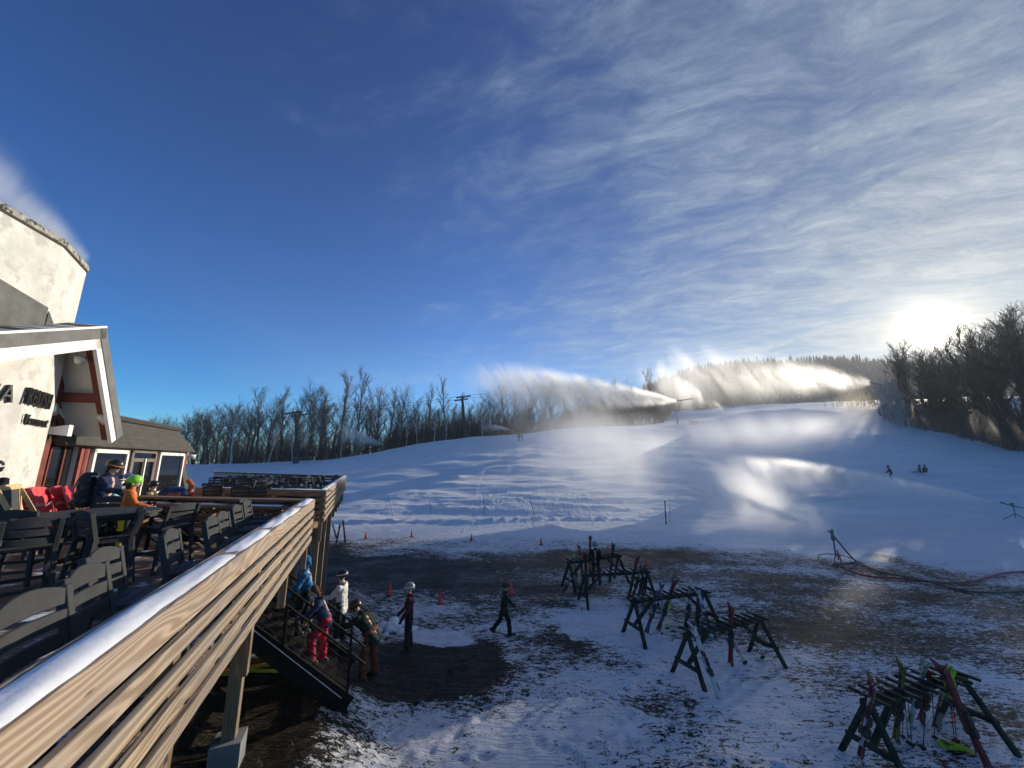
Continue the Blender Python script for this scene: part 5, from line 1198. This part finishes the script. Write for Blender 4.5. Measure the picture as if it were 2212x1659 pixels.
def lift_tower(b, h, label, box):
    t = thing('lift_tower', label, 'lift tower', b, 0, 'chairlift towers'); up = (V((0, 0, 1)) - LD * .10).normalized(); side = LD.cross(V((0, 0, 1))).normalized(); top = up * h
    G().tube([-up * .4, up * h * .5, top], [.42, .36, .30], 14).build('column', STEEL, t, smooth=True); G().bar(top - side * 2.4 + up * .1, top + side * 2.4 + up * .1, .3, .35, LD).build('crossarm', STEEL, t)
    for s in (-1, 1):
        c = top + side * 2.3 * s + up * .1; o = G().bar(c - LD * 1.7, c + LD * 1.7, .12, .16).build('sheave_beam', STEEL, t)
        for k in range(6):
            w = G(); w.lathe([(.10, -.06), (.25, -.05), (.22, 0), (.25, .05), (.10, .06)], 12); ax = side; m = Matrix((LD, LD.cross(ax), ax)).transposed().to_4x4() if True else None
            w.xf(Matrix.Translation(c + LD * (-1.5 + .6 * k) + up * .12) @ m); w.build('sheave', BINDM, o)
        G().tube([c + up * .1, c + up * 1.15], .05, 6).build('lifting_post', STEEL, t)
    G().bar(top - side * 2.4 + up * 1.2, top + side * 2.4 + up * 1.2, .08, .08).build('lifting_frame', STEEL, t); G().tube([top, top + up * 1.3], .06, 6).build('lifting_post', STEEL, t)
    l = G()
    for s in (-1, 1): l.tube([side * .5 + LD * .2 * s, side * .42 + LD * .2 * s + top], .025, 4)
    for k in range(int(h / .5)): l.bar(side * .48 + LD * .2 + up * .5 * k, side * .48 - LD * .2 + up * .5 * k, .02, .02)
    l.build('ladder', STEEL, t)
    if box: G().box((.1, -.5, .75), (1.15, .5, 1.6)).build('padding', M('pad_dark', (.05, .06, .075), .8, .2, 3), t, bevel=.05)
    return b + top, side, up
T1 = G0(640, 1001); T1h = (py(632, 896, T1.y).z - T1.z); a1, sd, up = lift_tower(T1, T1h, 'green lift tower close to the far deck with a padded foot', 1)
T2 = on(py(1005, 946, 94).x, 94); T2h = py(998, 862, 94).z - T2.z; a2, _, _ = lift_tower(T2, T2h, 'lift tower on the crest beside the blown snow', 0)
for s, nm in ((-1, 'lift cable sagging between the towers on the uphill side'), (1, 'lift cable sagging between the towers on the downhill side')):
    pts = []
    for a, b, sag in ((a1 - LD * 60 - V((0, 0, 2)), a1, 1.0), (a1, a2, .5), (a2, a2 + V((46, 30, 12)), .6)):
        for k in range(10): t = k / 10; pts.append(lerp(a, b, t) + sd * 2.3 * s + up * .4 - V((0, 0, sag * 4 * t * (1 - t))))
    tag(G().tube(pts, .035, 5).build('lift_cable', BINDM), nm, 'cable', 'lift cables')
FEN = M('net_orange', (.75, .17, .05), .7, .2, 6)
def net_fence():
    a, b = on(py(1489, 918, 92).x, 92), on(py(1507, 917, 93).x, 93); t = thing('net_fence', 'short orange net fence on the crest near the tall snow gun', 'fence', a, math.atan2((b - a).y, (b - a).x)); L = (b - a).length; g = G()
    for k in range(9): g.box((L / 2, 0, .1 + .13 * k), (L, .02, .045))
    for k in range(15): g.box((L * k / 14, 0, .62), (.045, .018, 1.1))
    g.build('net', FEN, t)
    for k in range(3): G().tube([(L * k / 2, .03, -.2), (L * k / 2, .03, 1.5)], .03, 6).build('stake', BINDM, t)
net_fence()
# clumps of shovelled snow at the foot of the stair and snow crumbs on the berm
def snow_heap(c, rx, ry, h, seed, label):
    r = random.Random(seed); g = G()
    for k in range(46):
        a, f = r.random() * 6.283, math.sqrt(r.random()); x, y = c.x + rx * f * math.cos(a), c.y + ry * f * math.sin(a); s = r.uniform(.06, .20) * (1.2 - .6 * f)
        g.ball((x, y, H(x, y) + h * (1 - f) * r.uniform(.3, 1)), s, (1, 1, .75), sub=2)
    for v in g.bm.verts: v.co += V((1, 1, 1)) * .03 * noise.noise(v.co * 9) + v.normal * .03 * noise.noise(v.co * 5)
    tag(g.build('snow_heap', SNOW, smooth=True), label, 'snow heap')
snow_heap(G0(850, 1362), .75, .45, .30, 3, 'heap of shovelled snow behind the bending person')
# dry grass tufts and clods on the bare ground
def litter():
    r = random.Random(8); g = G(); n = 0
    while n < 2600:
        y = 6 + 22 * r.random() ** 1.6; x = r.uniform(-6, 20); s, m = cover(x, y)
        if s > .75 or r.random() < s * .7: continue
        n += 1; z = H(x, y) + .01
        for k in range(r.randint(2, 4)):
            a = r.random() * 6.283; L = r.uniform(.04, .14); p0 = V((x + r.gauss(0, .02), y + r.gauss(0, .02), z)); tip = p0 + V((math.cos(a) * L * .8, math.sin(a) * L * .8, L * r.uniform(.2, .7))); w = V((-math.sin(a), math.cos(a), 0)) * .006
            g.face([p0 - w, p0 + w, tip])
    tag(g.build('dead_grass', M('straw', (.16, .115, .06), .9, .4, 3)), 'flattened dead grass sticking through the thin snow', 'grass', kind='stuff')
litter()
# ---------------------------------------------------------------- blown snow, steam and haze (real volumes)
def plume(name, label, cat, org, xdir, Ln, half, zlo, zhi, dens, a, b, wy, wz, wd, ns=1.0, near=.12, thr=(.36, .66), anis=.55, skew=.6, fade=.75, tint=(1, 1, 1), near_r=.35):
    """a box of drifting snow: local x runs from the nozzle (0) to Ln; jet height = a*x + b*x*x; half-widths grow from the nozzle; wz above and wd below the jet"""
    xd = V(xdir); xd.z = 0; xd.normalize(); ang = math.atan2(xd.y, xd.x); g = G()
    n0 = near_r; A = [(-.1, -n0, max(zlo, -n0 * 1.5)), (-.1, n0, max(zlo, -n0 * 1.5)), (-.1, n0, n0 * 1.5), (-.1, -n0, n0 * 1.5)]; m = .35
    sec = [A, [(Ln * m, -half * (m + .25), zlo), (Ln * m, half * (m + .25), zlo), (Ln * m, half * (m + .25), zhi), (Ln * m, -half * (m + .25), zhi)], [(Ln, -half, zlo), (Ln, half, zlo), (Ln, half, zhi), (Ln, -half, zhi)]]
    rings = [[g.bm.verts.new(p) for p in s] for s in sec]
    for P0, P1 in zip(rings, rings[1:]):
        for j in range(4): g.bm.faces.new((P0[j], P0[(j + 1) % 4], P1[(j + 1) % 4], P1[j]))
    g.bm.faces.new(rings[0][::-1]); g.bm.faces.new(rings[-1])
    mt = bpy.data.materials.new(name); mt.use_nodes = True; nt = mt.node_tree; nt.nodes.remove(nt.nodes['Principled BSDF']); n = N(nt); co = n.obj()
    s = n.new('ShaderNodeSeparateXYZ'); nt.links.new(co, s.inputs[0]); X, Y, Z = s.outputs
    t = n.math('MAXIMUM', n.math('DIVIDE', X, Ln), .001)
    zc = n.math('ADD', n.math('MULTIPLY', t, a), n.math('MULTIPLY', n.math('MULTIPLY', t, t), b))
    dz = n.math('SUBTRACT', Z, zc)
    def grow(w): return n.math('ADD', n.math('MULTIPLY', n.math('POWER', t, .8), w), near)
    up = n.math('DIVIDE', n.math('MAXIMUM', dz, 0.0), grow(wz)); dn = n.math('DIVIDE', n.math('MAXIMUM', n.math('MULTIPLY', dz, -1.0), 0.0), grow(wd)); sy = n.math('DIVIDE', Y, grow(wy))
    r2 = n.math('ADD', n.math('MULTIPLY', sy, sy), n.math('ADD', n.math('MULTIPLY', up, up), n.math('MULTIPLY', dn, dn)))
    # streaky noise: falling snow drifts down and away from the jet
    q = n.new('ShaderNodeCombineXYZ'); nt.links.new(n.math('ADD', X, n.math('MULTIPLY', Z, -skew)), q.inputs[0]); nt.links.new(Y, q.inputs[1]); nt.links.new(n.math('MULTIPLY', Z, .45), q.inputs[2])
    nz = n.noise(q.outputs[0], ns, 4, .62, .4); k = n.rng(nz, thr[0], thr[1], .08, 1.0, smooth=True)
    core = n.math('EXPONENT', n.math('MULTIPLY', r2, -2.2)); edge = n.rng(r2, 1.0, 2.6, 1, 0, smooth=True)
    d = n.math('MULTIPLY', n.math('MULTIPLY', core, edge), k)
    d = n.math('MULTIPLY', d, n.math('DIVIDE', dens, n.math('ADD', t, .10)))
    d = n.math('MULTIPLY', d, n.rng(t, fade, 1.0, 1, 0, smooth=True))
    d = n.math('MULTIPLY', d, n.math('MULTIPLY', n.rng(Z, zlo, lerp(zlo, zhi, .06), 0, 1), n.rng(Z, lerp(zhi, zlo, .15), zhi, 1, 0)))
    v = n.new('ShaderNodeVolumePrincipled'); v.inputs['Color'].default_value = (*tint, 1); v.inputs['Anisotropy'].default_value = anis; nt.links.new(d, v.inputs['Density'])
    nt.links.new(v.outputs[0], nt.nodes['Material Output'].inputs['Volume'])
    o = g.build(name, mt, loc=org, rz=ang); tag(o, label, cat, 'blown snow' if cat == 'snow plume' else None, 'stuff'); return o
W0 = V((-1, -.12, 0))
# the tall gun's plume across the wood
plume('snow_plume', 'bright white plume thrown from the tall snow gun and falling as a curtain', 'snow plume', N3, V((-1, .03, 0)), 54, 6.5, -10, 15, .85, 11, -5.0, 5, 4.4, 10, .42, .3, (.34, .64), .6, .55, .55)
# haze of snow on the crest under the sun
plume('snow_plume', 'glowing bank of blown snow along the crest below the sun', 'snow plume', N4, V((-1, .16, 0)), 50, 10.0, -10, 16, .085, 7.5, -2.0, 8, 7.0, 10, .24, .8, (.36, .68), .6, .5, .6)
plume('snow_plume', 'puff of drifting snow rising above the crest towards the sun', 'snow plume', on(62, 112, 1), V((-1, .2, .0)), 26, 7, -1, 24, .13, 20, -6, 4.5, 7, 13, .16, .6, (.42, .66), .6, .2, .6)
# the near gun's spray and the big veil it leaves
plume('snow_plume', 'soft veil of snow drifting from the near tripod gun over the slope', 'snow plume', g1 + V((0, 0, 1.6)), V((-.30, 1, 0)), 40, 15, -2.2, 17, .14, 10, -1, 11, 5.5, 7.5, .34, .5, (.32, .66), .5, .35, .6)
plume('snow_plume', 'narrow jet of snow leaving the near tripod gun', 'snow plume', g1 + V((-.18, .1, 1.62)), V((-.9, .75, 0)), 9, 1.5, -1.6, 4.4, 2.2, 3.4, -.6, .8, .6, 1.0, 1.2, .05, (.38, .66), .5, .4, .45, near_r=.1)
plume('snow_plume', 'thin arc of snow from the long-barrelled gun near the wood', 'snow plume', g2 + V((-1.6, .1, 1.6)), V((-1, .32, 0)), 22, 4, -5, 8, 2.2, 6.2, -2.6, 2.4, .9, 3.2, .8, .06, (.36, .66), .5, .4, .6, near_r=.15)
plume('snow_plume', 'small fan of snow from the gun at the wood edge', 'snow plume', g5 + V((-.2, 0, 1.6)), V((-1, .0, 0)), 11, 2.2, -1.8, 8, 2.4, 4.6, -1.2, 1.6, 1.4, 3.2, .9, .08, (.38, .66), .5, .4, .5, near_r=.12)
plume('snow_plume', 'low fan of snow behind the two skiers on the crest', 'snow plume', g6 + V((-.2, 0, 1.5)), V((-1, .1, 0)), 8.5, 1.8, -1.6, 4.5, 1.6, 3.2, -2.2, 1.2, .7, 1.6, .9, .06, (.38, .66), .5, .4, .5, near_r=.12)
plume('steam_plume', 'grey steam drifting from the flue behind the white chimney', 'steam', V((-18.2, 14.8, 13.8)), V((-1, -.08, 0)), 7, 2.2, -1.2, 6.5, .42, 5.0, .8, 1.3, 1.9, 1.5, .8, .35, (.36, .62), .3, -.3, .6)
plume('snow_plume', 'ice mist before the wood, added and tinted warm for the golden veil under the sun', 'snow plume', V((66, 40, 6)), V((.06, 1, 0)), 44, 9, -2, 20, .016, 6, 3, 4.2, 6, 6, .10, 1.6, (.30, .70), .8, .2, .8, near_r=5, tint=(1, .93, .8))  # mist volume added for a golden veil; warm light sits in its tint
plume('snow_plume', 'thin low mist of blown snow lying across the upper slope', 'snow plume', V((74, 70, 10)), V((-1, -.22, 0)), 62, 17, -6, 9, .034, 2.0, -2.0, 15, 4.0, 6, .16, 1.5, (.36, .68), .5, .5, .55, near_r=4)
bpy.data.objects['steam_plume']['kind'] = 'stuff'
def haze():
    g = G(); g.box((120, 330, 80), (900, 900, 190)); mt = bpy.data.materials.new('haze'); mt.use_nodes = True; nt = mt.node_tree; nt.nodes.remove(nt.nodes['Principled BSDF'])
    v = nt.nodes.new('ShaderNodeVolumePrincipled'); v.inputs['Density'].default_value = HAZE; v.inputs['Anisotropy'].default_value = .35; v.inputs['Color'].default_value = (.93, .96, 1, 1); nt.links.new(v.outputs[0], nt.nodes['Material Output'].inputs['Volume'])
    tag(g.build('haze', mt), kind='stuff')
HAZE = .0003
haze()
